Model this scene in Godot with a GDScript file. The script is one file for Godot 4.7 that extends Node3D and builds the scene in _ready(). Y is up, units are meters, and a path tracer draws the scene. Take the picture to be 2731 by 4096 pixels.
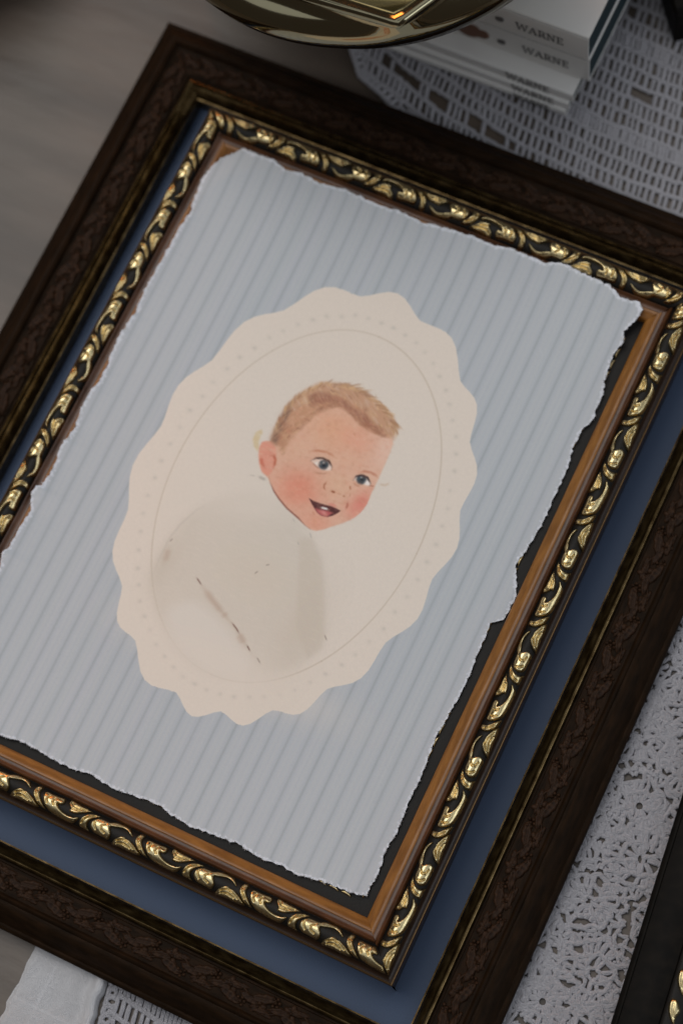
extends Node3D
# A framed child portrait lying on a carved wooden frame, lace, books and a brass bowl round it.
# Lengths in the code are given in steps of 0.75 mm.

const U := 0.00075
const GX := 120.2      # gold frame, half sizes
const GZ := 159.1
const BX := 165.0      # carved frame, half sizes
const BZ := 202.5
const BC := Vector2(-1.0, 3.5)
const PERIOD := 47.4

var M := {}
var rng := RandomNumberGenerator.new()
var names := {}


func _ready() -> void:
	rng.seed = 7
	setup_camera_and_light()
	make_materials()
	build_table()
	build_lace()
	build_cloth()
	build_carved_frame()
	build_gold_frame()
	build_print()
	build_third_frame()
	build_books()
	build_bowl()
	build_far_things()


func setup_camera_and_light() -> void:
	var cam := Camera3D.new()
	cam.name = "camera"
	add_child(cam)
	cam.transform = Transform3D(Basis(Vector3(0.89718, -0.10278, -0.42953), Vector3(-0.38498, 0.29468, -0.87462), Vector3(0.21646, 0.95005, 0.22481)).orthonormalized(), Vector3(210.45, 874.76, 190.84) * U)
	cam.fov = 27.279
	cam.near = 0.05
	cam.far = 20.0
	var lens := CameraAttributesPhysical.new()
	lens.frustum_focal_length = 49.43
	lens.frustum_focus_distance = 0.641
	lens.frustum_near = 0.05
	lens.frustum_far = 20.0
	lens.exposure_aperture = 4.6
	cam.attributes = lens
	cam.current = true

	var env := Environment.new()
	env.background_mode = Environment.BG_COLOR
	env.background_color = Color(0.245, 0.225, 0.21)
	env.tonemap_mode = Environment.TONE_MAPPER_LINEAR
	env.tonemap_exposure = 1.05
	env.sdfgi_enabled = true
	env.ssao_enabled = true
	env.ssil_enabled = true
	var we := WorldEnvironment.new()
	we.environment = env
	we.name = "surroundings"
	add_child(we)
	# daylight from a wide window high beyond the far left corner of the table
	window_light("window_daylight", Vector3(-0.7, 1.7, -0.35), Vector3(0, 0, 0), Vector2(1.2, 1.2), Color(1.0, 0.985, 0.96), 1.25)
	# the pale ceiling of the room, lit by that window
	window_light("ceiling_bounce", Vector3(0.0, 2.3, -0.1), Vector3(0.0, 0, -0.1001), Vector2(5.0, 5.0), Color(0.93, 0.965, 1.0), 4.4)
	# a second window, low on the right
	window_light("side_window_daylight", Vector3(1.7, 0.5, -0.1), Vector3(0.0, 0.05, 0.0), Vector2(0.9, 0.7), Color(0.92, 0.96, 1.0), 0.45)
	# a warm lit lamp beyond the far left corner of the table
	window_light("warm_lamp", Vector3(-0.9, 0.75, -1.5), Vector3(0, 0, 0), Vector2(0.4, 0.4), Color(1.0, 0.62, 0.32), 0.42)

func window_light(called: String, at: Vector3, to: Vector3, size: Vector2, colour: Color, energy: float) -> void:
	var a := AreaLight3D.new()
	a.name = called
	a.area_size = size
	a.light_color = colour
	a.light_energy = energy
	a.area_range = 8.0
	a.shadow_enabled = true
	add_child(a)
	a.look_at_from_position(at, to, Vector3.UP if absf(at.x) + absf(at.z) > 0.5 else Vector3.BACK)


# ---------------------------------------------------------------- materials

func noise_tex(freq: float, lo: Color, hi: Color, seed_: int, octaves := 4, size := 512, stretch := Vector2.ONE) -> NoiseTexture2D:
	var n := FastNoiseLite.new()
	n.seed = seed_
	n.noise_type = FastNoiseLite.TYPE_SIMPLEX_SMOOTH
	n.frequency = freq
	n.fractal_octaves = octaves
	var t := NoiseTexture2D.new()
	t.width = int(size * stretch.x)
	t.height = int(size * stretch.y)
	t.seamless = true
	t.generate_mipmaps = false
	t.noise = n
	var g := Gradient.new()
	g.set_color(0, lo)
	g.set_color(1, hi)
	g.set_offset(0, 0.2)
	g.set_offset(1, 0.8)
	t.color_ramp = g
	return t


func mat(key: String, colour: Color, rough: float, metal := 0.0) -> StandardMaterial3D:
	var m := StandardMaterial3D.new()
	m.resource_name = key
	m.albedo_color = colour
	m.roughness = rough
	m.metallic = metal
	M[key] = m
	return m


func tri(m: StandardMaterial3D, scale: Vector3, world := false) -> void:
	m.uv1_triplanar = true
	m.uv1_world_triplanar = world
	m.uv1_scale = scale


func c8(r: int, g: int, b: int) -> Color:
	return Color(r / 255.0, g / 255.0, b / 255.0)


func make_materials() -> void:
	var fine := noise_tex(0.05, Color.BLACK, Color.WHITE, 11, 5)
	var m := mat("carved_wood", Color.WHITE, 0.52)
	m.metallic_specular = 0.14
	m.albedo_texture = noise_tex(0.012, c8(25, 17, 10), c8(43, 29, 18), 3, 5)
	tri(m, Vector3(14, 55, 60))
	m.heightmap_enabled = true
	m.heightmap_texture = fine
	m.heightmap_scale = 0.005
	m = mat("carved_relief", Color.WHITE, 0.5)
	m.metallic_specular = 0.2
	m.albedo_texture = noise_tex(0.03, c8(32, 21, 14), c8(58, 39, 26), 5, 4)
	tri(m, Vector3(30, 30, 30))
	m = mat("bronze_lip", c8(126, 105, 70), 0.36, 0.9)
	m.roughness_texture = noise_tex(0.02, Color(0.75, 0.75, 0.75), Color.WHITE, 8, 4)
	m.albedo_texture = noise_tex(0.03, Color(0.5, 0.46, 0.4), Color(0.95, 0.95, 0.95), 9, 5)
	tri(m, Vector3(10, 30, 30))
	m.roughness = 0.3
	m = mat("black_gesso", c8(26, 23, 20), 0.6)
	m.metallic_specular = 0.35
	m.heightmap_enabled = true
	m.heightmap_texture = fine
	m.heightmap_scale = 0.003
	tri(m, Vector3(40, 40, 40))
	m = mat("dark_moulding", Color.WHITE, 0.36)
	m.albedo_texture = noise_tex(0.02, c8(34, 22, 16), c8(56, 37, 27), 13, 5)
	tri(m, Vector3(9, 50, 50))
	m = mat("inner_moulding", Color.WHITE, 0.4)
	m.albedo_texture = noise_tex(0.02, c8(62, 37, 20), c8(94, 58, 33), 14, 5)
	tri(m, Vector3(9, 50, 50))
	m = mat("amber_wood", Color.WHITE, 0.42)
	m.albedo_texture = noise_tex(0.016, c8(118, 74, 27), c8(152, 101, 45), 17, 5)
	tri(m, Vector3(9, 60, 60))
	m = mat("gilt", Color.WHITE, 0.42, 1.0)
	m.albedo_texture = gilt_texture()
	m.roughness_texture = noise_tex(0.02, Color(0.5, 0.5, 0.5), Color(0.95, 0.95, 0.95), 21, 4)
	tri(m, Vector3(34, 34, 34))
	m.heightmap_enabled = true
	m.heightmap_texture = fine
	m.heightmap_scale = 0.003
	m = mat("edge_bead", c8(126, 98, 66), 0.34, 0.7)
	m = mat("blue_board", Color.WHITE, 0.62)
	m.albedo_texture = noise_tex(0.2, c8(60, 76, 103), c8(66, 83, 111), 23, 3)
	tri(m, Vector3(20, 20, 20))
	m = mat("table_wood", Color.WHITE, 0.42)
	m.albedo_texture = noise_tex(0.006, c8(66, 56, 48), c8(92, 80, 70), 29, 6)
	tri(m, Vector3(2.2, 8, 9))
	m.heightmap_enabled = true
	m.heightmap_texture = noise_tex(0.02, Color.BLACK, Color.WHITE, 30, 5)
	m.heightmap_scale = 0.01
	m = mat("lace_cotton", c8(188, 185, 190), 0.95)
	m.heightmap_enabled = true
	m.heightmap_texture = noise_tex(0.07, Color.BLACK, Color.WHITE, 31, 5)
	m.heightmap_scale = 0.06
	tri(m, Vector3(60, 60, 60))
	m.rim_enabled = true
	m.rim = 0.4
	m = mat("linen", c8(205, 203, 205), 0.95)
	m.heightmap_enabled = true
	m.heightmap_texture = noise_tex(0.09, Color.BLACK, Color.WHITE, 33, 4)
	m.heightmap_scale = 0.03
	tri(m, Vector3(50, 50, 50))
	m = mat("paper", Color.WHITE, 0.93)
	m.metallic_specular = 0.25
	m.heightmap_enabled = true
	m.heightmap_texture = noise_tex(0.16, Color.BLACK, Color.WHITE, 37, 4, 1024)
	m.heightmap_scale = 0.0035
	m.uv1_scale = Vector3.ONE
	m = mat("paper_back", c8(226, 226, 228), 0.95)
	m = mat("backing", c8(24, 22, 20), 0.7)
	m = mat("third_wood", Color.WHITE, 0.55)
	m.metallic_specular = 0.2
	m.albedo_texture = noise_tex(0.012, c8(12, 10, 8), c8(22, 18, 14), 41, 5)
	tri(m, Vector3(30, 30, 30))
	m = mat("book_cover", c8(226, 223, 219), 0.35)
	m.clearcoat_enabled = true
	m.clearcoat = 0.4
	m = mat("book_pages", c8(24, 52, 60), 0.8)
	m.albedo_texture = noise_tex(0.02, Color(0.6, 0.6, 0.6), Color.WHITE, 43, 3)
	tri(m, Vector3(4, 500, 4))
	m = mat("print_ink", c8(46, 44, 44), 0.8)
	m = mat("print_brown", c8(118, 84, 68), 0.8)
	m = mat("print_grey", c8(98, 94, 92), 0.8)
	m = mat("brass", c8(150, 141, 114), 0.13, 1.0)
	m.roughness_texture = noise_tex(0.01, Color(0.5, 0.5, 0.5), Color.WHITE, 47, 4)
	tri(m, Vector3(6, 6, 6))
	m = mat("amber_glaze", c8(92, 52, 18), 0.3)


func gilt_texture() -> ImageTexture:
	# leaf gold worn through to the dark ground in specks and short scratches
	var s := 512
	var im := Image.create(s, s, false, Image.FORMAT_RGB8)
	var a := FastNoiseLite.new()
	a.seed = 51
	a.frequency = 0.012
	a.fractal_octaves = 4
	var b := FastNoiseLite.new()
	b.seed = 52
	b.frequency = 0.05
	b.fractal_octaves = 3
	for y in s:
		for x in s:
			var t := clampf(0.5 + 0.7 * a.get_noise_2d(x, y), 0, 1)
			var c := c8(208, 184, 132).lerp(c8(226, 209, 164), t)
			var worn := smoothstep(0.34, 0.5, b.get_noise_2d(x, y * 1.6) + 0.12 * a.get_noise_2d(x + 90, y))
			im.set_pixel(x, y, c.lerp(c8(74, 56, 34), worn * 0.25))
	return ImageTexture.create_from_image(im)


# ---------------------------------------------------------------- helpers

func numbered(called: String, parent: Node) -> String:
	var k := str(parent.get_instance_id()) + called
	var n: int = names.get(k, 0)
	names[k] = n + 1
	return called if n == 0 else "%s_%03d" % [called, n]


func thing(called: String, label: String, category: String, at := Vector3.ZERO, turn := 0.0, group := "") -> Node3D:
	var o := Node3D.new()
	o.name = numbered(called, self)
	add_child(o, true)
	o.position = at * U
	o.rotation.y = turn
	tag(o, label, category, group)
	return o


func tag(o: Node, label: String, category := "", group := "") -> void:
	o.set_meta("label", label)
	if category:
		o.set_meta("category", category)
	if group:
		o.set_meta("group", group)


func part(called: String, mesh: Mesh, material: Material, parent: Node, at := Vector3.ZERO, turn := 0.0) -> MeshInstance3D:
	var o := MeshInstance3D.new()
	o.name = numbered(called, parent)
	o.mesh = mesh
	o.material_override = material
	parent.add_child(o, true)
	o.position = at * U
	o.rotation.y = turn
	return o


func make_mesh(v: PackedVector3Array, idx: PackedInt32Array, uv := PackedVector2Array(), smooth := true) -> ArrayMesh:
	var vs := PackedVector3Array()
	vs.resize(v.size())
	for i in v.size():
		vs[i] = v[i] * U
	var arr := []
	arr.resize(Mesh.ARRAY_MAX)
	if smooth:
		var nn := PackedVector3Array()
		nn.resize(v.size())
		for i in range(0, idx.size(), 3):
			var a := v[idx[i]]
			var n := (v[idx[i + 2]] - a).cross(v[idx[i + 1]] - a)
			nn[idx[i]] += n
			nn[idx[i + 1]] += n
			nn[idx[i + 2]] += n
		for i in nn.size():
			nn[i] = nn[i].normalized() if nn[i].length() > 1e-12 else Vector3.UP
		arr[Mesh.ARRAY_NORMAL] = nn
	arr[Mesh.ARRAY_VERTEX] = vs
	arr[Mesh.ARRAY_INDEX] = idx
	if uv.size():
		arr[Mesh.ARRAY_TEX_UV] = uv
	var mesh := ArrayMesh.new()
	mesh.add_surface_from_arrays(Mesh.PRIMITIVE_TRIANGLES, arr)
	return mesh


func quad(idx: PackedInt32Array, a: int, b: int, c: int, d: int) -> void:
	idx.append_array(PackedInt32Array([a, b, c, a, c, d]))


# a mitred length of moulding: profile points (inward distance, height), rail along x, inward is -z
func rail_mesh(profile: Array, half: float, cap_low := -1.0) -> ArrayMesh:
	var v := PackedVector3Array()
	var nn := PackedVector3Array()
	var idx := PackedInt32Array()
	var count := profile.size()
	var dirs := []
	for k in count - 1:
		var e: Vector2 = (profile[k + 1] - profile[k]).normalized()
		dirs.append(Vector2(-e.y, e.x))   # outward normal in (inward, height)
	for k in count - 1:
		var p: Vector2 = profile[k]
		var q: Vector2 = profile[k + 1]
		var n0: Vector2 = dirs[k]
		var n1: Vector2 = dirs[k]
		if k > 0 and dirs[k - 1].dot(dirs[k]) > 0.72:
			n0 = (dirs[k - 1] + dirs[k]).normalized()
		if k < count - 2 and dirs[k + 1].dot(dirs[k]) > 0.72:
			n1 = (dirs[k + 1] + dirs[k]).normalized()
		var b := v.size()
		for e in [[p, n0], [q, n1]]:
			for s in [-1.0, 1.0]:
				v.append(Vector3(s * (half - e[0].x), e[0].y, -e[0].x))
				nn.append(Vector3(0, e[1].y, -e[1].x))
		quad(idx, b, b + 2, b + 3, b + 1)
	# mitre ends and underside
	for s in [-1.0, 1.0]:
		var b := v.size()
		for p in profile:
			v.append(Vector3(s * (half - p.x), p.y, -p.x))
			nn.append(Vector3(s, 0, -1).normalized())
			v.append(Vector3(s * (half - p.x), profile[0].y if cap_low < 0 else cap_low, -p.x))
			nn.append(Vector3(s, 0, -1).normalized())
		for k in count - 1:
			quad(idx, b + 2 * k, b + 2 * k + 1, b + 2 * k + 3, b + 2 * k + 2)
	var vs := PackedVector3Array()
	for p in v:
		vs.append(p * U)
	var arr := []
	arr.resize(Mesh.ARRAY_MAX)
	arr[Mesh.ARRAY_VERTEX] = vs
	arr[Mesh.ARRAY_NORMAL] = nn
	arr[Mesh.ARRAY_INDEX] = idx
	var mesh := ArrayMesh.new()
	mesh.add_surface_from_arrays(Mesh.PRIMITIVE_TRIANGLES, arr)
	return mesh


func box(lo: Vector3, hi: Vector3, bevel := 0.6) -> ArrayMesh:
	# a box with chamfered edges
	var v := PackedVector3Array()
	var idx := PackedInt32Array()
	var c := (lo + hi) / 2.0
	var h := (hi - lo) / 2.0
	var b := minf(bevel, h[h.min_axis_index()] * 0.45)
	var hull := []
	for sx in [-1.0, 1.0]:
		for sy in [-1.0, 1.0]:
			for sz in [-1.0, 1.0]:
				hull.append([Vector3(sx * h.x, sy * (h.y - b), sz * (h.z - b)), Vector3(sx * (h.x - b), sy * h.y, sz * (h.z - b)), Vector3(sx * (h.x - b), sy * (h.y - b), sz * h.z)])
	var face := func(pts: Array) -> void:
		var k := v.size()
		var mid := Vector3.ZERO
		for p in pts:
			mid += p
		var n: Vector3 = (pts[1] - pts[0]).cross(pts[2] - pts[0])
		if n.dot(mid) > 0:
			pts.reverse()
		for p in pts:
			v.append(p + c)
		for j in range(1, pts.size() - 1):
			idx.append_array(PackedInt32Array([k, k + j, k + j + 1]))
	var at := func(x: int, y: int, z: int, which: int) -> Vector3: return hull[x * 4 + y * 2 + z][which]
	for s in 2:
		face.call([at.call(s, 0, 0, 0), at.call(s, 1, 0, 0), at.call(s, 1, 1, 0), at.call(s, 0, 1, 0)])
		face.call([at.call(0, s, 0, 1), at.call(1, s, 0, 1), at.call(1, s, 1, 1), at.call(0, s, 1, 1)])
		face.call([at.call(0, 0, s, 2), at.call(1, 0, s, 2), at.call(1, 1, s, 2), at.call(0, 1, s, 2)])
		for t in 2:
			face.call([at.call(0, s, t, 1), at.call(1, s, t, 1), at.call(1, s, t, 2), at.call(0, s, t, 2)])
			face.call([at.call(s, 0, t, 0), at.call(s, 1, t, 0), at.call(s, 1, t, 2), at.call(s, 0, t, 2)])
			face.call([at.call(s, t, 0, 0), at.call(s, t, 1, 0), at.call(s, t, 1, 1), at.call(s, t, 0, 1)])
			for w in 2:
				face.call([at.call(s, t, w, 0), at.call(s, t, w, 1), at.call(s, t, w, 2)])
	return make_mesh(v, idx, PackedVector2Array(), false)


func pts(flat: Array) -> PackedVector2Array:
	var out := PackedVector2Array()
	for i in range(0, flat.size(), 2):
		out.append(Vector2(flat[i], flat[i + 1]))
	return out


func near_on(poly: PackedVector2Array, p: Vector2, closed := true) -> Vector2:
	var best := INF
	var at := Vector2.ZERO
	for i in poly.size() if closed else poly.size() - 1:
		var q := Geometry2D.get_closest_point_to_segment(p, poly[i], poly[(i + 1) % poly.size()])
		var d := q.distance_squared_to(p)
		if d < best:
			best = d
			at = q
	return at


func rounded(poly: PackedVector2Array, times := 2) -> PackedVector2Array:
	# corner cutting that keeps sharp tips
	for t in times:
		var out := PackedVector2Array()
		var n := poly.size()
		for i in n:
			var a := poly[(i + n - 1) % n]
			var b := poly[i]
			var c := poly[(i + 1) % n]
			if (a - b).normalized().dot((c - b).normalized()) > 0.1:
				out.append(b)
			else:
				out.append(b.lerp(a, 0.25))
				out.append(b.lerp(c, 0.25))
		poly = out
	return poly


# a raised piece of ornament over the outline poly (along, inward), on the ground curve base(inward)
func relief(poly: PackedVector2Array, base: Callable, rise: float, round_at: float, step: float, grooves: Array, groove_depth: float, groove_width: float) -> ArrayMesh:
	var lo := poly[0]
	var hi := poly[0]
	for p in poly:
		lo = lo.min(p)
		hi = hi.max(p)
	lo -= Vector2(step, step)
	var nx := int((hi.x - lo.x) / step) + 3
	var ny := int((hi.y - lo.y) / step) + 3
	var inside := PackedByteArray()
	inside.resize(nx * ny)
	for j in ny:
		for i in nx:
			inside[j * nx + i] = 1 if Geometry2D.is_point_in_polygon(lo + Vector2(i, j) * step, poly) else 0
	var id := PackedInt32Array()
	id.resize(nx * ny)
	id.fill(-1)
	var v := PackedVector3Array()
	var idx := PackedInt32Array()
	for j in ny - 1:
		for i in nx - 1:
			var q := [j * nx + i, j * nx + i + 1, (j + 1) * nx + i + 1, (j + 1) * nx + i]
			if inside[q[0]] + inside[q[1]] + inside[q[2]] + inside[q[3]] == 0:
				continue
			for k in q:
				if id[k] >= 0:
					continue
				var p := lo + Vector2(k % nx, k / nx) * step
				var edge := near_on(poly, p)
				var d := p.distance_to(edge) if inside[k] else 0.0
				if not inside[k]:
					p = edge
				var f := clampf(d / round_at, 0, 1)
				var y: float = base.call(p.y) - 0.35 + (rise + 0.35) * sqrt(1.0 - (1.0 - f) * (1.0 - f))
				for g in grooves:
					var gd: float = p.distance_to(near_on(g, p, false))
					y -= groove_depth * exp(-gd * gd / (groove_width * groove_width)) * clampf(d / 0.5, 0, 1)
				id[k] = v.size()
				v.append(Vector3(p.x, y, -p.y))
			# rail axes: x along, -z inward; the grid runs inward with j
			quad(idx, id[q[0]], id[q[3]], id[q[2]], id[q[1]])
	return make_mesh(v, idx)


func clipped(poly: PackedVector2Array, half: float) -> Array:
	# [poly cut to the mitred rail, whether anything was cut]
	var cut := false
	for p in poly:
		if absf(p.x) > half - p.y - 0.4:
			cut = true
	if not cut:
		return [poly, false]
	var cutter := PackedVector2Array([Vector2(-half + 0.4, 0), Vector2(half - 0.4, 0), Vector2(half - 60.4, 60), Vector2(-half + 60.4, 60)])
	var best := PackedVector2Array()
	for r in Geometry2D.intersect_polygons(poly, cutter):
		if r.size() > best.size():
			best = r
	return [best, true]


func area_of(poly: PackedVector2Array) -> float:
	var a := 0.0
	for i in poly.size():
		a += poly[i].cross(poly[(i + 1) % poly.size()])
	return absf(a) / 2.0


func strip(line: PackedVector2Array, width: float) -> PackedVector2Array:
	var left := PackedVector2Array()
	var right := PackedVector2Array()
	for i in line.size():
		var d := (line[mini(i + 1, line.size() - 1)] - line[maxi(i - 1, 0)]).normalized()
		var w := width * (1.0 if i > 0 and i < line.size() - 1 else 0.3)
		left.append(line[i] + Vector2(-d.y, d.x) * w)
		right.append(line[i] - Vector2(-d.y, d.x) * w)
	right.reverse()
	left.append_array(right)
	return left


# rail k of a frame: 0 near, 1 right, 2 far, 3 left; returns [place, turn, half length]
func rail_place(k: int, hx: float, hz: float) -> Array:
	match k:
		0:
			return [Vector3(0, 0, hz), 0.0, hx]
		1:
			return [Vector3(hx, 0, 0), PI / 2, hz]
		2:
			return [Vector3(0, 0, -hz), PI, hx]
	return [Vector3(-hx, 0, 0), -PI / 2, hz]


# ---------------------------------------------------------------- setting

func build_table() -> void:
	var o := part("table_top", box(Vector3(-900, -40, -800), Vector3(900, 0, 700), 3.0), M.table_wood, self)
	o.set_meta("kind", "structure")
	o.set_meta("label", "greyish brown wooden table top with a soft long grain")


var outline := pts([-190, -330, -108, -262, -84, -224, -72.5, -210.9, -59.8, -206.4, -44.5, -198.5, -20, -160, -10, 100, 4, 190, 12, 206, 16, 226, 14, 320])

func lace_edge(x: float, z: float) -> float:
	# how far inside the runner's outline a point lies
	var line := outline
	var best := INF
	var side := 1.0
	var p := Vector2(x, z)
	for i in line.size() - 1:
		var q := Geometry2D.get_closest_point_to_segment(p, line[i], line[i + 1])
		var d := p.distance_squared_to(q)
		if d < best:
			best = d
			side = signf((line[i + 1] - line[i]).cross(p - line[i]))
	return -side * sqrt(best)


# a thread: a tube through the points p with the radii q
func thread(v: PackedVector3Array, idx: PackedInt32Array, p: PackedVector3Array, q: PackedFloat32Array, sides := 6) -> void:
	var b := v.size()
	for i in p.size():
		var d := (p[mini(i + 1, p.size() - 1)] - p[maxi(i - 1, 0)]).normalized()
		var side := d.cross(Vector3.UP).normalized()
		var up := side.cross(d)
		for k in sides:
			var a := TAU * k / sides
			var rough := 1.0 + 0.16 * yarn.get_noise_3d(p[i].x * 3.0 + k * 7.0, p[i].y * 3.0, p[i].z * 3.0)
			v.append(p[i] + (side * cos(a) + up * sin(a) * 0.8) * q[i] * rough)
	for i in p.size() - 1:
		for k in sides:
			var n := (k + 1) % sides
			quad(idx, b + i * sides + k, b + (i + 1) * sides + k, b + (i + 1) * sides + n, b + i * sides + n)


func stitch(v: PackedVector3Array, idx: PackedInt32Array, a: Vector2, c: Vector2, rad: float, lift := 0.9) -> void:
	# a post of the crochet: thicker in the middle, with a soft bow
	var p := PackedVector3Array()
	var q := PackedFloat32Array()
	var bow := (c - a).orthogonal().normalized() * rng.randf_range(-0.35, 0.35)
	var h := rng.randf_range(-0.15, 0.25)
	for i in 5:
		var t := i / 4.0
		var m := a.lerp(c, t) + bow * sin(t * PI)
		p.append(Vector3(m.x, lift + h + 0.35 * sin(t * PI), m.y))
		q.append(rad * (0.78 + 0.3 * sin(t * PI)))
	thread(v, idx, p, q)


func chain(v: PackedVector3Array, idx: PackedInt32Array, line: PackedVector2Array, rad: float, lift := 1.3) -> void:
	var p := PackedVector3Array()
	var q := PackedFloat32Array()
	for i in line.size():
		p.append(Vector3(line[i].x, lift + 0.3 * sin(i * 1.9), line[i].y))
		q.append(rad * (1.0 + 0.18 * sin(i * 2.6)))
	thread(v, idx, p, q)


var yarn := FastNoiseLite.new()

func shown(x: float, z: float) -> bool:
	if absf(x - BC.x) < BX - 9 and absf(z - BC.y) < BZ - 9:
		return false
	return Geometry2D.is_point_in_polygon(Vector2(x, z), view)

var view := PackedVector2Array()

func row_z(x: float, k: float) -> float:
	return -352.0 + 7.3 * k + 0.05 * x - 0.0011 * (x - 60.0) * (x - 60.0) + 1.6 * yarn.get_noise_2d(x * 0.06, k * 3.0)


func build_lace() -> void:
	yarn.seed = 61
	yarn.frequency = 0.5
	view = pts([-130, -335, 70, -350, 262, 110, 262, 190, 150, 262, -10, 262, -20, 190, -60, -150])
	var v := PackedVector3Array()
	var idx := PackedInt32Array()
	# rows of treble crochet between chains, at the far side and under the near edge
	for k in range(-2, 82):
		var lines: Array[PackedVector2Array] = [PackedVector2Array()]
		var x := -128.0
		var solid := posmod(k, 6) == 4
		while x < 262.0:
			var z := row_z(x, k)
			var far := z < -108.0 + 14.0 * sin(x * 0.11)
			var near := z > 196.0 and x < 150.0 + 8.0 * sin(z * 0.3)
			if (far or near) and shown(x, z) and lace_edge(x, z) > 1.5:
				lines[-1].append(Vector2(x, z))
				var z2 := row_z(x, k + 1)
				var lean := 0.9 * yarn.get_noise_2d(x * 0.05, k * 5.0 + 40)
				var gap := yarn.get_noise_2d(x * 0.03 + 300, k * 1.3) > 0.34
				if lace_edge(x, z2) > 1.0 and not (gap and rng.randf() < 0.75):
					stitch(v, idx, Vector2(x, z), Vector2(x + 1.5 + 1.6 * lean, z2), rng.randf_range(0.84, 1.18))
			elif lines[-1].size():
				lines.append(PackedVector2Array())
			x += (2.15 if solid else 3.25) * rng.randf_range(0.86, 1.14)
		for line in lines:
			if line.size() > 3:
				var fine := PackedVector2Array()
				for i in line.size() - 1:
					fine.append(line[i])
					fine.append(line[i].lerp(line[i + 1], 0.5) + Vector2(0, rng.randf_range(-0.25, 0.25)))
				chain(v, idx, fine, 1.25)
	# rosettes joined by loose work, along the right side
	for j in range(-8, 12):
		for i in range(0, 5):
			var c := Vector2(150.0 + i * 27.0 + (13.5 if posmod(j, 2) else 0.0), j * 23.5) + Vector2(rng.randf_range(-4.5, 4.5), rng.randf_range(-4.5, 4.5))
			if c.y < -122.0 or not (shown(c.x, c.y) or shown(c.x + 14, c.y) or shown(c.x - 14, c.y + 8)) or (c.y > 190 and c.x < 150):
				continue
			var turn := rng.randf() * TAU
			var size := rng.randf_range(0.8, 1.12)
			var radii := [2.2 * size, 7.2 * size, 12.6 * size]
			var squash := rng.randf_range(0.8, 1.2)
			var counts := [0, 13, 26]
			for ring in range(0 if rng.randf() < 0.3 else 1, 3):
				var line := PackedVector2Array()
				for n in 41:
					var a := TAU * n / 40.0
					var w: float = radii[ring] * (1.0 + 0.07 * sin(a * 6.0 + turn) + 0.04 * sin(a * 11.0))
					line.append(c + Vector2(cos(a) * squash, sin(a) / squash) * w + Vector2(yarn.get_noise_2d(c.x + a, n), yarn.get_noise_2d(n, c.y)) * 0.9)
				chain(v, idx, line, [0.9, 1.25, 1.2][ring])
				for n in counts[ring]:
					if rng.randf() < 0.2:
						continue
					var a: float = turn + TAU * (n + rng.randf_range(-0.22, 0.22)) / counts[ring]
					var dir := Vector2(cos(a), sin(a))
					stitch(v, idx, c + dir * (radii[ring - 1] - 0.3), c + dir.rotated(0.1) * (radii[ring] + 0.3), rng.randf_range(0.95, 1.35))
			for n in 14:
				# picots and loose loops towards the neighbours
				var a := turn + TAU * n / 14.0
				var loop := PackedVector2Array()
				for m in 9:
					var t := m / 8.0
					loop.append(c + Vector2(cos(a + (t - 0.5) * 0.42), sin(a + (t - 0.5) * 0.42)) * (12.8 + rng.randf_range(2.6, 3.6) * sin(t * PI)))
				chain(v, idx, loop, rng.randf_range(0.8, 1.1), 1.1)
	for n in 1300:
		# work between the rosettes
		var c := Vector2(rng.randf_range(140, 262), rng.randf_range(-125, 262))
		if not shown(c.x, c.y):
			continue
		var line := PackedVector2Array()
		var a := rng.randf() * TAU
		var bend := rng.randf_range(-0.5, 0.5)
		for m in 7:
			line.append(c)
			c += Vector2(cos(a), sin(a)) * 1.3
			a += bend + rng.randf_range(-0.25, 0.25)
		chain(v, idx, line, rng.randf_range(0.75, 1.15), rng.randf_range(0.9, 1.9))
	# scalloped border along the outline
	var edge := PackedVector2Array()
	for i in outline.size() - 1:
		var count := int(outline[i].distance_to(outline[i + 1]) / 1.2) + 1
		for n in count:
			edge.append(outline[i].lerp(outline[i + 1], float(n) / count))
	var piece := PackedVector2Array()
	for i in edge.size():
		var p := edge[i]
		if shown(p.x + 3, p.y):
			piece.append(p)
			if i % 3 == 0 and i > 0:
				var out := (edge[i] - edge[i - 1]).orthogonal().normalized() * rng.randf_range(3.2, 5.0)
				var loop := PackedVector2Array()
				for m in 8:
					var t := m / 7.0
					loop.append(p + out * sin(t * PI) + (edge[i] - edge[i - 1]).normalized() * (t - 0.5) * 5.5)
				chain(v, idx, loop, 0.95, 1.1)
		elif piece.size() > 3:
			chain(v, idx, piece, 1.2)
			piece = PackedVector2Array()
		else:
			piece = PackedVector2Array()
	if piece.size() > 3:
		chain(v, idx, piece, 1.2)
	var o := part("lace_runner", make_mesh(v, idx), M.lace_cotton, self)
	tag(o, "white crocheted cotton lace runner spread on the table under the carved dark frame", "lace runner")


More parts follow.
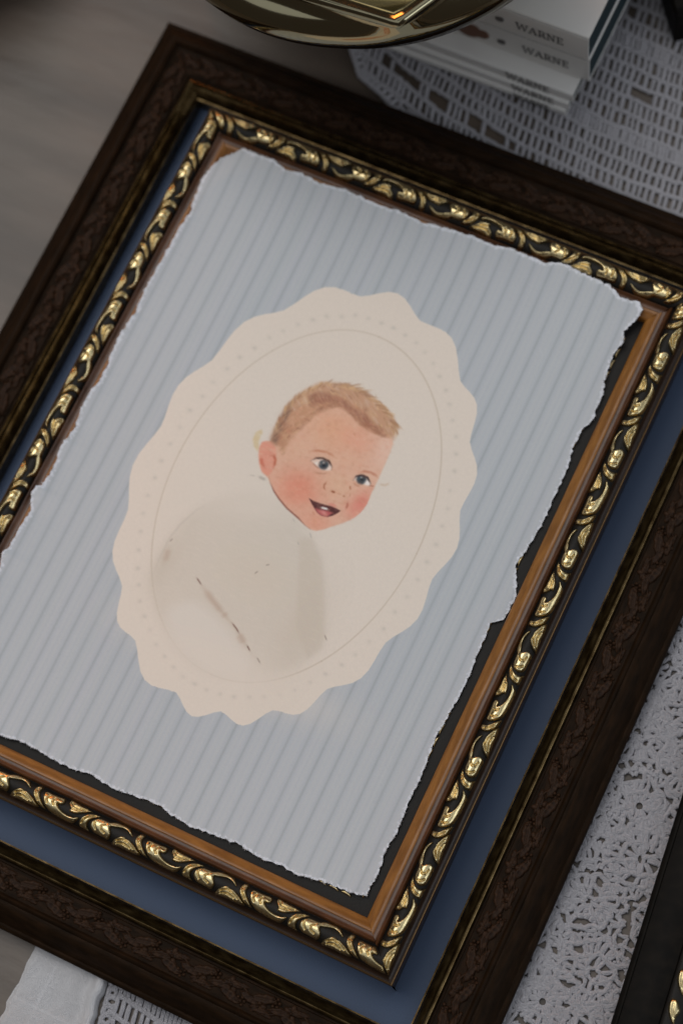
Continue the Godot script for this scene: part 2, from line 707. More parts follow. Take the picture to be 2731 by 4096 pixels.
func build_cloth() -> void:
	# plain linen end of a cloth, creased, sticking out under the near edge of the carved frame
	var n := FastNoiseLite.new()
	n.seed = 71
	n.frequency = 0.02
	n.fractal_octaves = 3
	var v := PackedVector3Array()
	var idx := PackedInt32Array()
	var nx := 60
	var nz := 90
	for j in nz + 1:
		for i in nx + 1:
			var a := float(i) / nx
			var z := 196.0 + 100.0 * j / nz
			var left := -24.5 + 1.2 * n.get_noise_2d(0, z * 4) + 0.02 * (z - 206)
			var right := 9.0 + 0.16 * (z - 200) + 2.0 * n.get_noise_2d(9, z * 3)
			var x := lerpf(left, right, a)
			var fold := 5.0 * exp(-pow((a - 0.93) / 0.09, 2)) * (0.8 + 0.5 * n.get_noise_2d(40, z * 2))
			var crease := 2.2 * absf(n.get_noise_2d(x * 1.4 + z * 0.9, z * 0.5 - x * 0.5))
			var edge := smoothstep(0.0, 0.06, a) * smoothstep(1.0, 0.985, a)
			v.append(Vector3(x, 0.4 + (1.2 + crease + fold) * edge, z))
	for j in nz:
		for i in nx:
			var k := j * (nx + 1) + i
			quad(idx, k, k + 1, k + nx + 2, k + nx + 1)
	var o := part("linen_cloth", make_mesh(v, idx), M.linen, self)
	tag(o, "plain white linen cloth end with creases and a raised hem beside the lace", "cloth")


# ---------------------------------------------------------------- the carved wooden frame

func build_carved_frame() -> void:
	var t := thing("carved_frame", "large dark brown carved wooden picture frame lying flat under the gold frame", "picture frame", Vector3(BC.x, 0.0, BC.y))
	var body := [Vector2(0, 1.2), Vector2(0, 8.2), Vector2(0.5, 9.4), Vector2(1.6, 9.9), Vector2(2.4, 9.6), Vector2(2.7, 9.9), Vector2(4, 11.8), Vector2(6, 14.6), Vector2(8, 16.6), Vector2(10, 17.6), Vector2(10.8, 17.4), Vector2(11.1, 18.0), Vector2(11.6, 18.8), Vector2(12.2, 19.1), Vector2(12.8, 18.7), Vector2(13.2, 17.6), Vector2(13.5, 16.9), Vector2(15.5, 16.3), Vector2(19, 16.0), Vector2(22.5, 15.8), Vector2(24.4, 15.7), Vector2(24.8, 14.8), Vector2(25.6, 14.7)]
	var lip := [Vector2(25.6, 14.7), Vector2(25.9, 16.0), Vector2(26.5, 16.9), Vector2(27.2, 17.1), Vector2(27.9, 16.6), Vector2(28.2, 15.8), Vector2(28.6, 15.6), Vector2(30.2, 14.2), Vector2(31.6, 12.4), Vector2(31.8, 11.4), Vector2(32.4, 11.2), Vector2(32.4, 1.8)]
	var base := func(d: float) -> float: return 16.4 - 0.04 * absf(d - 13.5)
	# one turn of the carving: a leafy vine with blossoms
	var pieces := []
	var per := 27.0
	var vine := PackedVector2Array()
	for i in 19:
		var s := -per / 2 + per * i / 18.0
		vine.append(Vector2(s, 19.0 + 3.4 * sin(TAU * s / per)))
	pieces.append(["carved_vine", strip(vine, 0.6), 0.8, 0.6, []])
	for side in [1.0, -1.0]:
		var o := 0.0 if side > 0 else per / 2
		for leaf_spec in [[-12.2, 1.4, 0.95, 0.0, 1.0], [-3.6, -1.0, 0.8, 0.5, -1.0], [2.0, 3.0, 0.72, -0.35, 1.0], [-7.5, -3.2, 0.55, 0.2, -1.0]]:
			var leaf := PackedVector2Array()
			for p in pts([-2.5, -1.2, -0.5, 0.6, 1.0, 2.2, 3.2, 2.4, 4.4, 3.6, 6.4, 3.2, 7.6, 4.0, 10.2, 2.2, 8.2, 0.2, 6.6, -0.4, 5.4, -1.8, 3.4, -1.4, 1.6, -2.4, -0.6, -1.4]):
				var q: Vector2 = (Vector2(p.x, p.y * leaf_spec[4]) * leaf_spec[2]).rotated(leaf_spec[3])
				leaf.append(Vector2(q.x + o + leaf_spec[0], clampf(19.0 + side * (q.y + leaf_spec[1]), 13.9, 24.2)))
			var mid := PackedVector2Array()
			for p in pts([-2.0, -0.6, 2.0, 0.3, 5.0, 1.0, 9.0, 1.9]):
				var q: Vector2 = (Vector2(p.x, p.y * leaf_spec[4]) * leaf_spec[2]).rotated(leaf_spec[3])
				mid.append(Vector2(q.x + o + leaf_spec[0], 19.0 + side * (q.y + leaf_spec[1])))
			pieces.append(["carved_leaf", rounded(leaf, 1), 0.9, 0.6, [mid]])
		var curl := PackedVector2Array()
		for i in 14:
			var a := i / 13.0 * 5.2
			curl.append(Vector2(o + 8.4 + (2.6 - 0.32 * a) * cos(a + 2.0), 19.0 - side * 2.4 + (2.6 - 0.32 * a) * sin(a + 2.0) * side))
		pieces.append(["carved_tendril", strip(curl, 0.42), 0.8, 0.45, []])
	var flower := flower_mesh(base)
	var beads := beads_mesh(base)
	for k in 4:
		var w := rail_place(k, BX, BZ)
		var rail := part("rail", rail_mesh(body, w[2]), M.carved_wood, t, w[0], w[1])
		part("lip", rail_mesh(lip, w[2], 1.7), M.bronze_lip, rail)
		var n := int(w[2] / per) + 2
		for i in range(-n, n + 1):
			var off: float = i * per + [3.0, 12.0, 20.0, 7.0][k]
			for p in pieces:
				place_piece(p[0], p[1], off, w[2], base, p[2], p[3], 0.55, p[4], 0.55, 0.35, M.carved_relief, rail)
			for side in [1.0, -1.0]:
				var fx: float = off + (4.2 if side > 0 else 4.2 - per / 2)
				var fd: float = 19.0 + side * 1.6
				if absf(fx) < w[2] - 26.0:
					part("carved_blossom", flower, M.carved_relief, rail, Vector3(fx, 0, -fd), rng.randf() * TAU)
				if absf(fx + 6.0) < w[2] - 26.0:
					part("carved_berries", beads, M.carved_relief, rail, Vector3(fx + 6.0, 0, -(19.0 - side * 2.6)), rng.randf() * TAU)
	part("mat_board", box(Vector3(-BX + 30.5, 1.6, -BZ + 30.5), Vector3(BX - 30.5, 2.6, BZ - 30.5), 0.1), M.blue_board, t)
	part("back_panel", box(Vector3(-BX + 8, 0.6, -BZ + 8), Vector3(BX - 8, 1.5, BZ - 8), 0.1), M.carved_wood, t)


var piece_cache := {}

func place_piece(called: String, poly: PackedVector2Array, off: float, half: float, base: Callable, rise: float, round_at: float, step: float, grooves: Array, gdepth: float, gwidth: float, material: Material, parent: Node) -> void:
	var moved := PackedVector2Array()
	for p in poly:
		moved.append(p + Vector2(off, 0))
	var c := clipped(moved, half)
	if not c[1]:
		if not piece_cache.has(poly):
			piece_cache[poly] = relief(poly, base, rise, round_at, step, grooves, gdepth, gwidth)
		part(called, piece_cache[poly], material, parent, Vector3(off, 0, 0))
		return
	if c[0].size() < 3 or area_of(c[0]) < 2.0:
		return
	var shifted := []
	for g in grooves:
		var h := PackedVector2Array()
		for p in g:
			h.append(p + Vector2(off, 0))
		shifted.append(h)
	part(called, relief(c[0], base, rise, round_at, step, shifted, gdepth, gwidth), material, parent)


func dome(v: PackedVector3Array, idx: PackedInt32Array, c: Vector3, r: Vector3, turn: float) -> void:
	var b := v.size()
	v.append(c + Vector3(0, r.y, 0))
	for ring in [0.55, 0.85, 1.0]:
		for k in 9:
			var a := TAU * k / 9.0
			var p := Vector3(cos(a) * r.x * ring, r.y * sqrt(1.0 - ring * ring), sin(a) * r.z * ring).rotated(Vector3.UP, turn)
			v.append(c + p)
	for k in 9:
		var n := (k + 1) % 9
		idx.append_array(PackedInt32Array([b, b + 1 + k, b + 1 + n]))
		for q in 2:
			quad(idx, b + 1 + q * 9 + k, b + 10 + q * 9 + k, b + 10 + q * 9 + n, b + 1 + q * 9 + n)


func flower_mesh(base: Callable) -> ArrayMesh:
	var v := PackedVector3Array()
	var idx := PackedInt32Array()
	var y: float = base.call(19.0) - 0.2
	for k in 5:
		var a := TAU * k / 5.0
		dome(v, idx, Vector3(cos(a) * 2.1, y, sin(a) * 2.1), Vector3(1.7, 1.1, 1.25), -a)
	dome(v, idx, Vector3(0, y + 0.5, 0), Vector3(0.8, 1.3, 0.8), 0)
	return make_mesh(v, idx)


func beads_mesh(base: Callable) -> ArrayMesh:
	var v := PackedVector3Array()
	var idx := PackedInt32Array()
	var y: float = base.call(19.0) - 0.2
	for p in pts([0, 0, 1.7, 0.3, 0.7, 1.6, -1.0, 1.3, -1.6, -0.4, -0.4, -1.6]):
		dome(v, idx, Vector3(p.x, y, p.y), Vector3(0.85, 1.35, 0.85), 0)
	return make_mesh(v, idx)


# ---------------------------------------------------------------- the gilt frame

func build_gold_frame() -> void:
	var t := thing("gilt_frame", "ornate gold and black picture frame with scroll leaves lying on the blue board", "picture frame", Vector3.ZERO)
	var body := [Vector2(1.2, 2.8), Vector2(1.0, 14.0), Vector2(0.2, 24.0), Vector2(0.0, 25.6), Vector2(0.15, 26.2)]
	var edge := [Vector2(0.15, 26.2), Vector2(0.25, 26.7), Vector2(0.6, 27.0), Vector2(0.95, 26.7), Vector2(1.05, 26.2)]
	var cove := [Vector2(1.05, 26.2), Vector2(1.5, 26.3), Vector2(2.2, 26.9), Vector2(2.8, 27.9), Vector2(3.2, 29.4), Vector2(3.4, 30.6)]
	var ground := [Vector2(3.4, 30.6), Vector2(4.2, 32.3), Vector2(5.4, 33.6), Vector2(7.2, 34.3), Vector2(9.0, 33.9), Vector2(10.4, 32.9), Vector2(11.4, 31.4), Vector2(11.7, 30.7), Vector2(12.0, 30.6)]
	var inner := [Vector2(12.0, 30.6), Vector2(12.2, 31.6), Vector2(12.5, 32.7), Vector2(12.9, 33.2), Vector2(13.3, 32.9), Vector2(13.6, 32.2), Vector2(14.3, 31.7), Vector2(15.1, 31.5), Vector2(15.6, 31.6)]
	var lip := [Vector2(15.6, 31.6), Vector2(15.9, 31.9), Vector2(16.5, 31.9), Vector2(17.4, 31.3), Vector2(18.0, 30.7), Vector2(19.0, 30.2), Vector2(19.8, 29.5), Vector2(20.1, 28.8), Vector2(20.1, 25.6)]
	var base := func(d: float) -> float: return 34.3 - 0.165 * (d - 7.2) * (d - 7.2)
	var motif := [
		["cuff", pts([-22.0, 155.4, -22.1, 153.1, -21.1, 150.7, -19.1, 148.9, -16.5, 148.2, -14.9, 148.4, -17.0, 149.8, -18.4, 151.7, -18.8, 153.5, -18.2, 155.0, -17.3, 155.6, -19.8, 155.5]), [pts([-20.9, 154, -20.5, 152, -18.8, 150.2, -17, 149.2])]],
		["scroll", pts([-16.8, 154.2, -17.4, 152.7, -16.9, 151.1, -15.7, 149.7, -14.2, 149.0, -11.9, 149.0, -10.4, 148.9, -8.8, 147.9, -6.5, 147.2, -4.5, 147.0, -2.4, 147.4, -0.7, 148.4, 0.7, 150.3, -1.0, 149.6, -3.4, 148.7, -5.5, 148.9, -7.9, 149.9, -9.5, 150.2, -9.0, 151.3, -8.2, 152.4, -7.8, 153.8, -8.7, 155.5, -10.7, 155.3, -13.4, 155.2, -15.3, 155.1]), [pts([-11.5, 150.6, -12.7, 151.6, -12.2, 153.2, -10.4, 153.8]), pts([-15.9, 150.6, -15.6, 152.4, -14.4, 153.8])]],
		["leaf", pts([-6.6, 156.3, -6.1, 154.7, -4.9, 153.4, -4.0, 152.3, -2.5, 151.6, -0.8, 152.2, 0.2, 151.9, 2.4, 152.9, 3.9, 153.7, 6.5, 155.4, 4.4, 155.9, 0.7, 156.0, -3.0, 155.9, -5.0, 156.2]), [pts([-4.6, 154.4, -2.3, 152.9, 0.2, 153.2, 3.2, 154.5]), pts([-4.6, 155.4, -1.5, 154.4, 1.8, 154.9])]],
		["cuff", pts([2.3, 150.4, 2.4, 148.3, 3.4, 147.3, 5.2, 147.6, 4.8, 149.3, 5.3, 150.9, 6.9, 152.6, 9.5, 155.1, 6.1, 154.8, 4.0, 153.1, 2.7, 151.6]), [pts([3.4, 149.2, 4, 151.3, 6, 153.2])]],
		["scroll", pts([7.1, 151.1, 6.8, 149.1, 7.6, 148.2, 9.9, 148.4, 12.9, 148.3, 14.9, 147.9, 16.0, 148.3, 16.2, 150.1, 15.4, 150.9, 13.6, 150.7, 14.3, 151.8, 16.3, 153.1, 19.3, 153.8, 22.2, 153.6, 24.6, 152.5, 23.0, 155.4, 20.2, 155.9, 16.9, 155.7, 13.1, 155.4, 10.3, 154.7, 8.5, 153.2]), [pts([9.4, 149.9, 9.0, 151.3, 9.9, 152.6]), pts([12.0, 149.9, 11.8, 151.2, 12.8, 152.2])]],
		["leaf", pts([17.7, 148.8, 17.6, 147.2, 18.8, 146.9, 21.3, 147.2, 24.4, 147.6, 28.2, 148.1, 25.9, 149.5, 23.5, 151.3, 21.6, 151.9, 19.5, 151.9, 19.9, 150.8, 19.0, 150.1]), [pts([18.9, 148.2, 20.4, 149.1, 23, 149.1, 26, 148.6]), pts([20.0, 150.5, 22.0, 150.3, 23.8, 149.9])]],
	]
	var shapes := []
	for m in motif:
		var outline := PackedVector2Array()
		for p in m[1]:
			outline.append(Vector2(p.x, GZ - p.y))
		var gr := []
		for g in m[2]:
			var h := PackedVector2Array()
			for p in g:
				h.append(Vector2(p.x, GZ - p.y))
			gr.append(h)
		shapes.append([m[0], Geometry2D.offset_polygon(rounded(outline, 2), 0.12, Geometry2D.JOIN_ROUND)[0], gr])
	var narrow := func(d: float) -> float: return d if d < 3.0 else (3.0 + (d - 3.0) * 0.89 if d < 14.0 else 12.79 + (d - 14.0) * 1.2 if d < 20.05 else d)
	var side_profiles := []
	for pr in [ground, inner, lip]:
		var q := []
		for p in pr:
			q.append(Vector2(narrow.call(p.x), p.y))
		side_profiles.append(q)
	var side_base := func(d: float) -> float: return base.call(3.0 + (d - 3.0) / 0.89 if d > 3.0 else d)
	var side_shapes := []
	for m in shapes:
		var outline_n := PackedVector2Array()
		for p in m[1]:
			outline_n.append(Vector2(p.x, narrow.call(p.y)))
		var gr_n := []
		for g in m[2]:
			var h := PackedVector2Array()
			for p in g:
				h.append(Vector2(p.x, narrow.call(p.y)))
			gr_n.append(h)
		side_shapes.append([m[0], outline_n, gr_n])
	for k in 4:
		var w := rail_place(k, GX, GZ)
		var rail := part("rail", rail_mesh(body, w[2]), M.dark_moulding, t, w[0], w[1])
		part("edge_bead", rail_mesh(edge, w[2]), M.edge_bead, rail)
		part("outer_cove", rail_mesh(cove, w[2]), M.dark_moulding, rail)
		part("ornament_ground", rail_mesh(side_profiles[0] if k % 2 else ground, w[2]), M.black_gesso, rail)
		part("inner_bead", rail_mesh(side_profiles[1] if k % 2 else inner, w[2]), M.inner_moulding, rail)
		part("lip", rail_mesh(side_profiles[2] if k % 2 else lip, w[2], 25.0), M.amber_wood, rail)
		var n := int(w[2] / PERIOD) + 2
		for i in range(-n, n + 1):
			var off: float = i * PERIOD + [0.0, -7.1, 5.7, -15.5][k]
			for s in (side_shapes if k % 2 else shapes):
				place_piece(s[0], s[1], off, w[2], side_base if k % 2 else base, 1.9, 0.75, 0.27, s[2], 1.3, 0.22, M.gilt, rail)
	# black liner with a narrow row of gilt slivers, and the backing
	for k in 4:
		var w := rail_place(k, GX - 20.05, GZ - 20.05)
		var liner := part("liner", rail_mesh([Vector2(0, 24.0), Vector2(0, 26.0), Vector2(5.4, 25.9), Vector2(5.6, 25.0)], w[2]), M.black_gesso, t, w[0], w[1])
		if k < 2:
			var sliver := relief(rounded(pts([-2.8, 5.4, -1.4, 6.3, 0.2, 6.4, 1.8, 5.9, 2.8, 4.5, 1.2, 4.7, -0.8, 4.9, -2.2, 4.9]), 1), func(_d: float) -> float: return 25.6, 1.0, 0.5, 0.3, [], 0, 1)
			var count := int(2 * (w[2] - 7.0) / 5.6)
			for i in count:
				part("bead_leaf", sliver, M.gilt, liner, Vector3(-(w[2] - 9.0) + i * 5.6, 0.2, 0.0))
	part("backing_board", box(Vector3(-GX + 18.5, 23.0, -GZ + 18), Vector3(GX - 18.5, 25.2, GZ - 18.5), 0.1), M.backing, t)


# ---------------------------------------------------------------- the print

const LEFT := -104.3
const RIGHT := 95.7
const FAR := -143.5
const NEAR := 135.2
const TX := 4.0        # texture steps per length step

func at_edge(list: PackedVector2Array, along: float) -> float:
	# offset of a torn edge at a place along it
	for i in list.size() - 1:
		if along <= list[i + 1].x:
			return lerpf(list[i].y, list[i + 1].y, clampf((along - list[i].x) / maxf(list[i + 1].x - list[i].x, 0.01), 0, 1))
	return list[list.size() - 1].y


func build_print() -> void:
	var far_edge := pts([-103, -139.8, -98.8, -144.2, -90.4, -143.3, -81, -143.9, -72.9, -141.8, -65.4, -142.8, -55.3, -141.6, -45.1, -143.3, -37.1, -142.9, -29.2, -142.3, -21.5, -142.8, -16, -143.1, -5.6, -142, 0.7, -143.2, 16.6, -144.7, 27.9, -144.3, 35.2, -146, 43.1, -145.5, 49.9, -145.2, 56.8, -148.1, 68.4, -147.3, 79.9, -146.5, 86.6, -143, 93.4, -144.3, 97.5, -139.2])
	var near_edge := pts([-104, 135, -90, 134.6, -71, 135.9, -60.8, 134.2, -48.7, 135.2, -37, 135.5, -28.5, 134.2, -18.1, 135.6, -3.9, 134.2, 4.2, 133.9, 8.6, 135.2, 19.4, 136.4, 23.1, 135.7, 30.8, 135.1, 40, 134.4, 50.8, 135.8, 59, 134.7, 66.6, 135.5, 75.7, 133.7, 90.8, 132.6, 95.8, 131.1])
	var left_edge := pts([-143.3, -98.5, -137.9, -102.3, -131.1, -104.5, -123, -105.3, -113.3, -104.4, -107.2, -103, -98.4, -104, -87.5, -104.1, -66, -105, -55, -103.8, -43.2, -105.2, -38.9, -105.1, -31.7, -104.7, -26.6, -103.7, -19.4, -103.4, -15.7, -104.8, -9.5, -105.3, -3.6, -105.2, 3.4, -103.3, 14.4, -105.5, 18.6, -104.3, 25.9, -103.6, 33.4, -104.5, 34, -107, 38.6, -106.9, 44.7, -103.6, 50.5, -104.2, 58.3, -104.8, 63.3, -104.5, 65.6, -106.7, 71.6, -103.7, 90, -104.5, 110, -103.6, 135, -104.6])
	var right_edge := pts([-139.2, 97.5, -131.4, 94.2, -126.3, 95.4, -119.4, 94, -108.8, 94.9, -101.7, 96.8, -88.9, 97.7, -83, 95.1, -75.2, 94.9, -65, 96.5, -56.6, 96.6, -44.6, 96.8, -33.9, 96.5, -18.5, 94, -5.9, 99.6, 4.6, 99.3, 8.8, 94.8, 21.2, 95.3, 34.8, 96.1, 46.7, 95.5, 61, 94.3, 79.6, 95.7, 88.3, 95.5, 105.7, 96.2, 111.8, 95.2, 122.3, 96.6, 131.1, 95.8])
	var torn := FastNoiseLite.new()
	torn.seed = 81
	torn.frequency = 0.32
	torn.fractal_octaves = 4
	torn.fractal_gain = 0.6
	var slow := FastNoiseLite.new()
	slow.seed = 82
	slow.frequency = 0.012
	var nx := 210
	var nz := 290
	var v := PackedVector3Array()
	var uv := PackedVector2Array()
	var idx := PackedInt32Array()
	for layer in 2:
		for j in nz + 1:
			var b := float(j) / nz
			b = b - 0.035 * sin(TAU * b)
			for i in nx + 1:
				var a := float(i) / nx
				a = a - 0.035 * sin(TAU * a)
				var x := lerpf(LEFT, RIGHT, a)
				var z := lerpf(FAR, NEAR, b)
				var wl := pow(1.0 - a, 14.0)
				var wr := pow(a, 14.0)
				var wf := pow(1.0 - b, 18.0)
				var wn := pow(b, 18.0)
				var dx := wl * (at_edge(left_edge, z) - LEFT + 0.9 * torn.get_noise_2d(z, 0)) + wr * (at_edge(right_edge, z) - RIGHT + 0.9 * torn.get_noise_2d(z, 70))
				var dz := wf * (at_edge(far_edge, x) - FAR + 0.9 * torn.get_noise_2d(x, 140)) + wn * (at_edge(near_edge, x) - NEAR + 0.9 * torn.get_noise_2d(x, 210))
				var el := (1.0 - a) * 200.0
				el = 200.0 - el
				var ef := b * 278.0
				var y := 27.4 + 5.7 * exp(-el / 15.0) + 6.4 * exp(-ef / 18.0)
				y = minf(y, 33.3) + 0.4 * slow.get_noise_2d(x, z) * clampf(minf(el, ef) / 30.0, 0, 1)
				var thin := minf(minf(el, ef), minf((1.0 - a) * 200.0, (1.0 - b) * 278.0))
				y += 0.25 * torn.get_noise_2d(x * 0.6, z * 0.6) * exp(-thin / 2.0)
				v.append(Vector3(x + dx, y - (0.0 if layer == 0 else 0.08 + 0.5 * clampf(thin / 2.0, 0, 1)), z + dz))
				uv.append(Vector2((x + dx + 110.0) / 220.0, (z + dz + 150.0) / 300.0))
	var row := nx + 1
	var under := row * (nz + 1)
	var idx2 := PackedInt32Array()
	for j in nz:
		for i in nx:
			var k := j * row + i
			quad(idx, k, k + 1, k + row + 1, k + row)
			quad(idx2, under + k, under + k + row, under + k + row + 1, under + k + 1)
	for i in nx:
		quad(idx2, i, under + i, under + i + 1, i + 1)
		var k := nz * row + i
		quad(idx2, k, k + 1, under + k + 1, under + k)
	for j in nz:
		var k := j * row
		quad(idx2, k, k + row, under + k + row, under + k)
		k += nx
		quad(idx2, k, under + k, under + k + row, k + row)
	var t := thing("portrait_print", "deckle edged paper print of a smiling blond child on blue stripes inside the gold frame", "art print", Vector3.ZERO)
	edges = [left_edge, right_edge, far_edge, near_edge]
	M.paper.albedo_texture = print_texture()
	part("sheet", make_mesh(v, idx, uv), M.paper, t)
	part("torn_edge", make_mesh(v, idx2), M.paper_back, t)
	var fv := PackedVector3Array()
	var fi := PackedInt32Array()
	for n in 1500:
		var side := rng.randi() % 4
		var k := 0
		var dir := Vector3.ZERO
		if side < 2:
			k = rng.randi_range(0, nz) * row + (0 if side == 0 else nx)
			dir = Vector3(-1 if side == 0 else 1, 0, rng.randf_range(-0.8, 0.8))
		else:
			k = rng.randi_range(0, nx) + (0 if side == 2 else nz * row)
			dir = Vector3(rng.randf_range(-0.8, 0.8), 0, -1 if side == 2 else 1)
		var a := v[k] - dir * 0.4
		var tip := v[k] + dir * rng.randf_range(0.1, 0.75) + Vector3(0, rng.randf_range(-0.25, 0.15), 0)
		var wide := Vector3(-dir.z, 0, dir.x) * rng.randf_range(0.08, 0.3)
		var b := fv.size()
		fv.append_array(PackedVector3Array([a - wide, a + wide, tip + wide * 0.2, a + Vector3(0, 0.16, 0)]))
		fi.append_array(PackedInt32Array([b, b + 1, b + 2, b, b + 2, b + 3, b + 1, b + 3, b + 2]))
	var fibre := part("paper_fibres", make_mesh(fv, fi), M.paper_back, t)
	fibre.set_meta("kind", "stuff")


# colours of the print are given as they look under the room's light and turned into the paper's own colour
func ink(r: float, g: float, b: float) -> Color:
	return Color(ink1(r), ink1(g), ink1(b))


func ink1(x: float) -> float:
	var c := Color(x / 255.0, 0, 0).srgb_to_linear().r / 0.62
	return clampf(Color(c, 0, 0).linear_to_srgb().r, 0, 1)


var pic: Image
var edges := []

func px(p: Vector2) -> Vector2:
	return Vector2((p.x + 110.0) * TX, (p.y + 150.0) * TX)


func blend(x: int, y: int, c: Color, a: float) -> void:
	if a > 0.004 and x >= 0 and y >= 0 and x < pic.get_width() and y < pic.get_height():
		pic.set_pixel(x, y, pic.get_pixel(x, y).lerp(c, minf(a, 1.0)))


func fill(poly: PackedVector2Array, c: Color, alpha: float, soft: float, grain := 0.0, flow := Vector2(1, 0)) -> void:
	var q := PackedVector2Array()
	var lo := Vector2(INF, INF)
	var hi := -lo
	for p in poly:
		q.append(px(p))
		lo = lo.min(px(p))
		hi = hi.max(px(p))
	var s := maxf(soft * TX, 0.6)
	for y in range(int(lo.y - s) - 1, int(hi.y + s) + 2):
		for x in range(int(lo.x - s) - 1, int(hi.x + s) + 2):
			var p := Vector2(x + 0.5, y + 0.5)
			var inside := Geometry2D.is_point_in_polygon(p, q)
			var d := p.distance_to(near_on(q, p))
			var k := smoothstep(-s, s, d if inside else -d)
			if k <= 0.004:
				continue
			if grain > 0:
				var n := grain_noise.get_noise_2d(p.dot(flow) * 0.25, p.dot(flow.orthogonal()) * 1.6)
				k *= clampf(1.0 + grain * n * 2.0, 0, 1)
			blend(x, y, c, alpha * k)


func stroke(line: PackedVector2Array, width: float, c: Color, alpha: float, soft := 0.25, taper := true) -> void:
	var q := PackedVector2Array()
	var lo := Vector2(INF, INF)
	var hi := -lo
	for p in line:
		q.append(px(p))
		lo = lo.min(px(p))
		hi = hi.max(px(p))
	var w := width * TX / 2
	var s := maxf(soft * TX, 0.5)
	var m := w + s + 1
	var total := 0.0
	for i in q.size() - 1:
		total += q[i].distance_to(q[i + 1])
	for y in range(int(lo.y - m), int(hi.y + m) + 1):
		for x in range(int(lo.x - m), int(hi.x + m) + 1):
			var p := Vector2(x + 0.5, y + 0.5)
			var n := near_on(q, p, false)
			var d := p.distance_to(n)
			if d > m:
				continue
			var ends := clampf(minf(n.distance_to(q[0]), n.distance_to(q[q.size() - 1])) / (0.25 * total + 0.01), 0.25, 1.0) if taper else 1.0
			blend(x, y, c, alpha * ends * smoothstep(w * (0.5 + 0.5 * ends) + s, w * (0.5 + 0.5 * ends) - s, d))


var within := PackedVector2Array()

func blob(c: Vector2, rx: float, ry: float, colour: Color, alpha: float, turn := 0.0, power := 2.0) -> void:
	var q := px(c)
	var r := maxf(rx, ry) * TX * 1.9
	for y in range(int(q.y - r), int(q.y + r) + 1):
		for x in range(int(q.x - r), int(q.x + r) + 1):
			if within.size() and not Geometry2D.is_point_in_polygon(Vector2(x + 0.5, y + 0.5) / TX - Vector2(110, 150), within):
				continue
			var d := (Vector2(x + 0.5, y + 0.5) - q).rotated(-turn) / TX
			var e := sqrt(d.x * d.x / (rx * rx) + d.y * d.y / (ry * ry))
			blend(x, y, colour, alpha * exp(-pow(e, power)))


var grain_noise := FastNoiseLite.new()

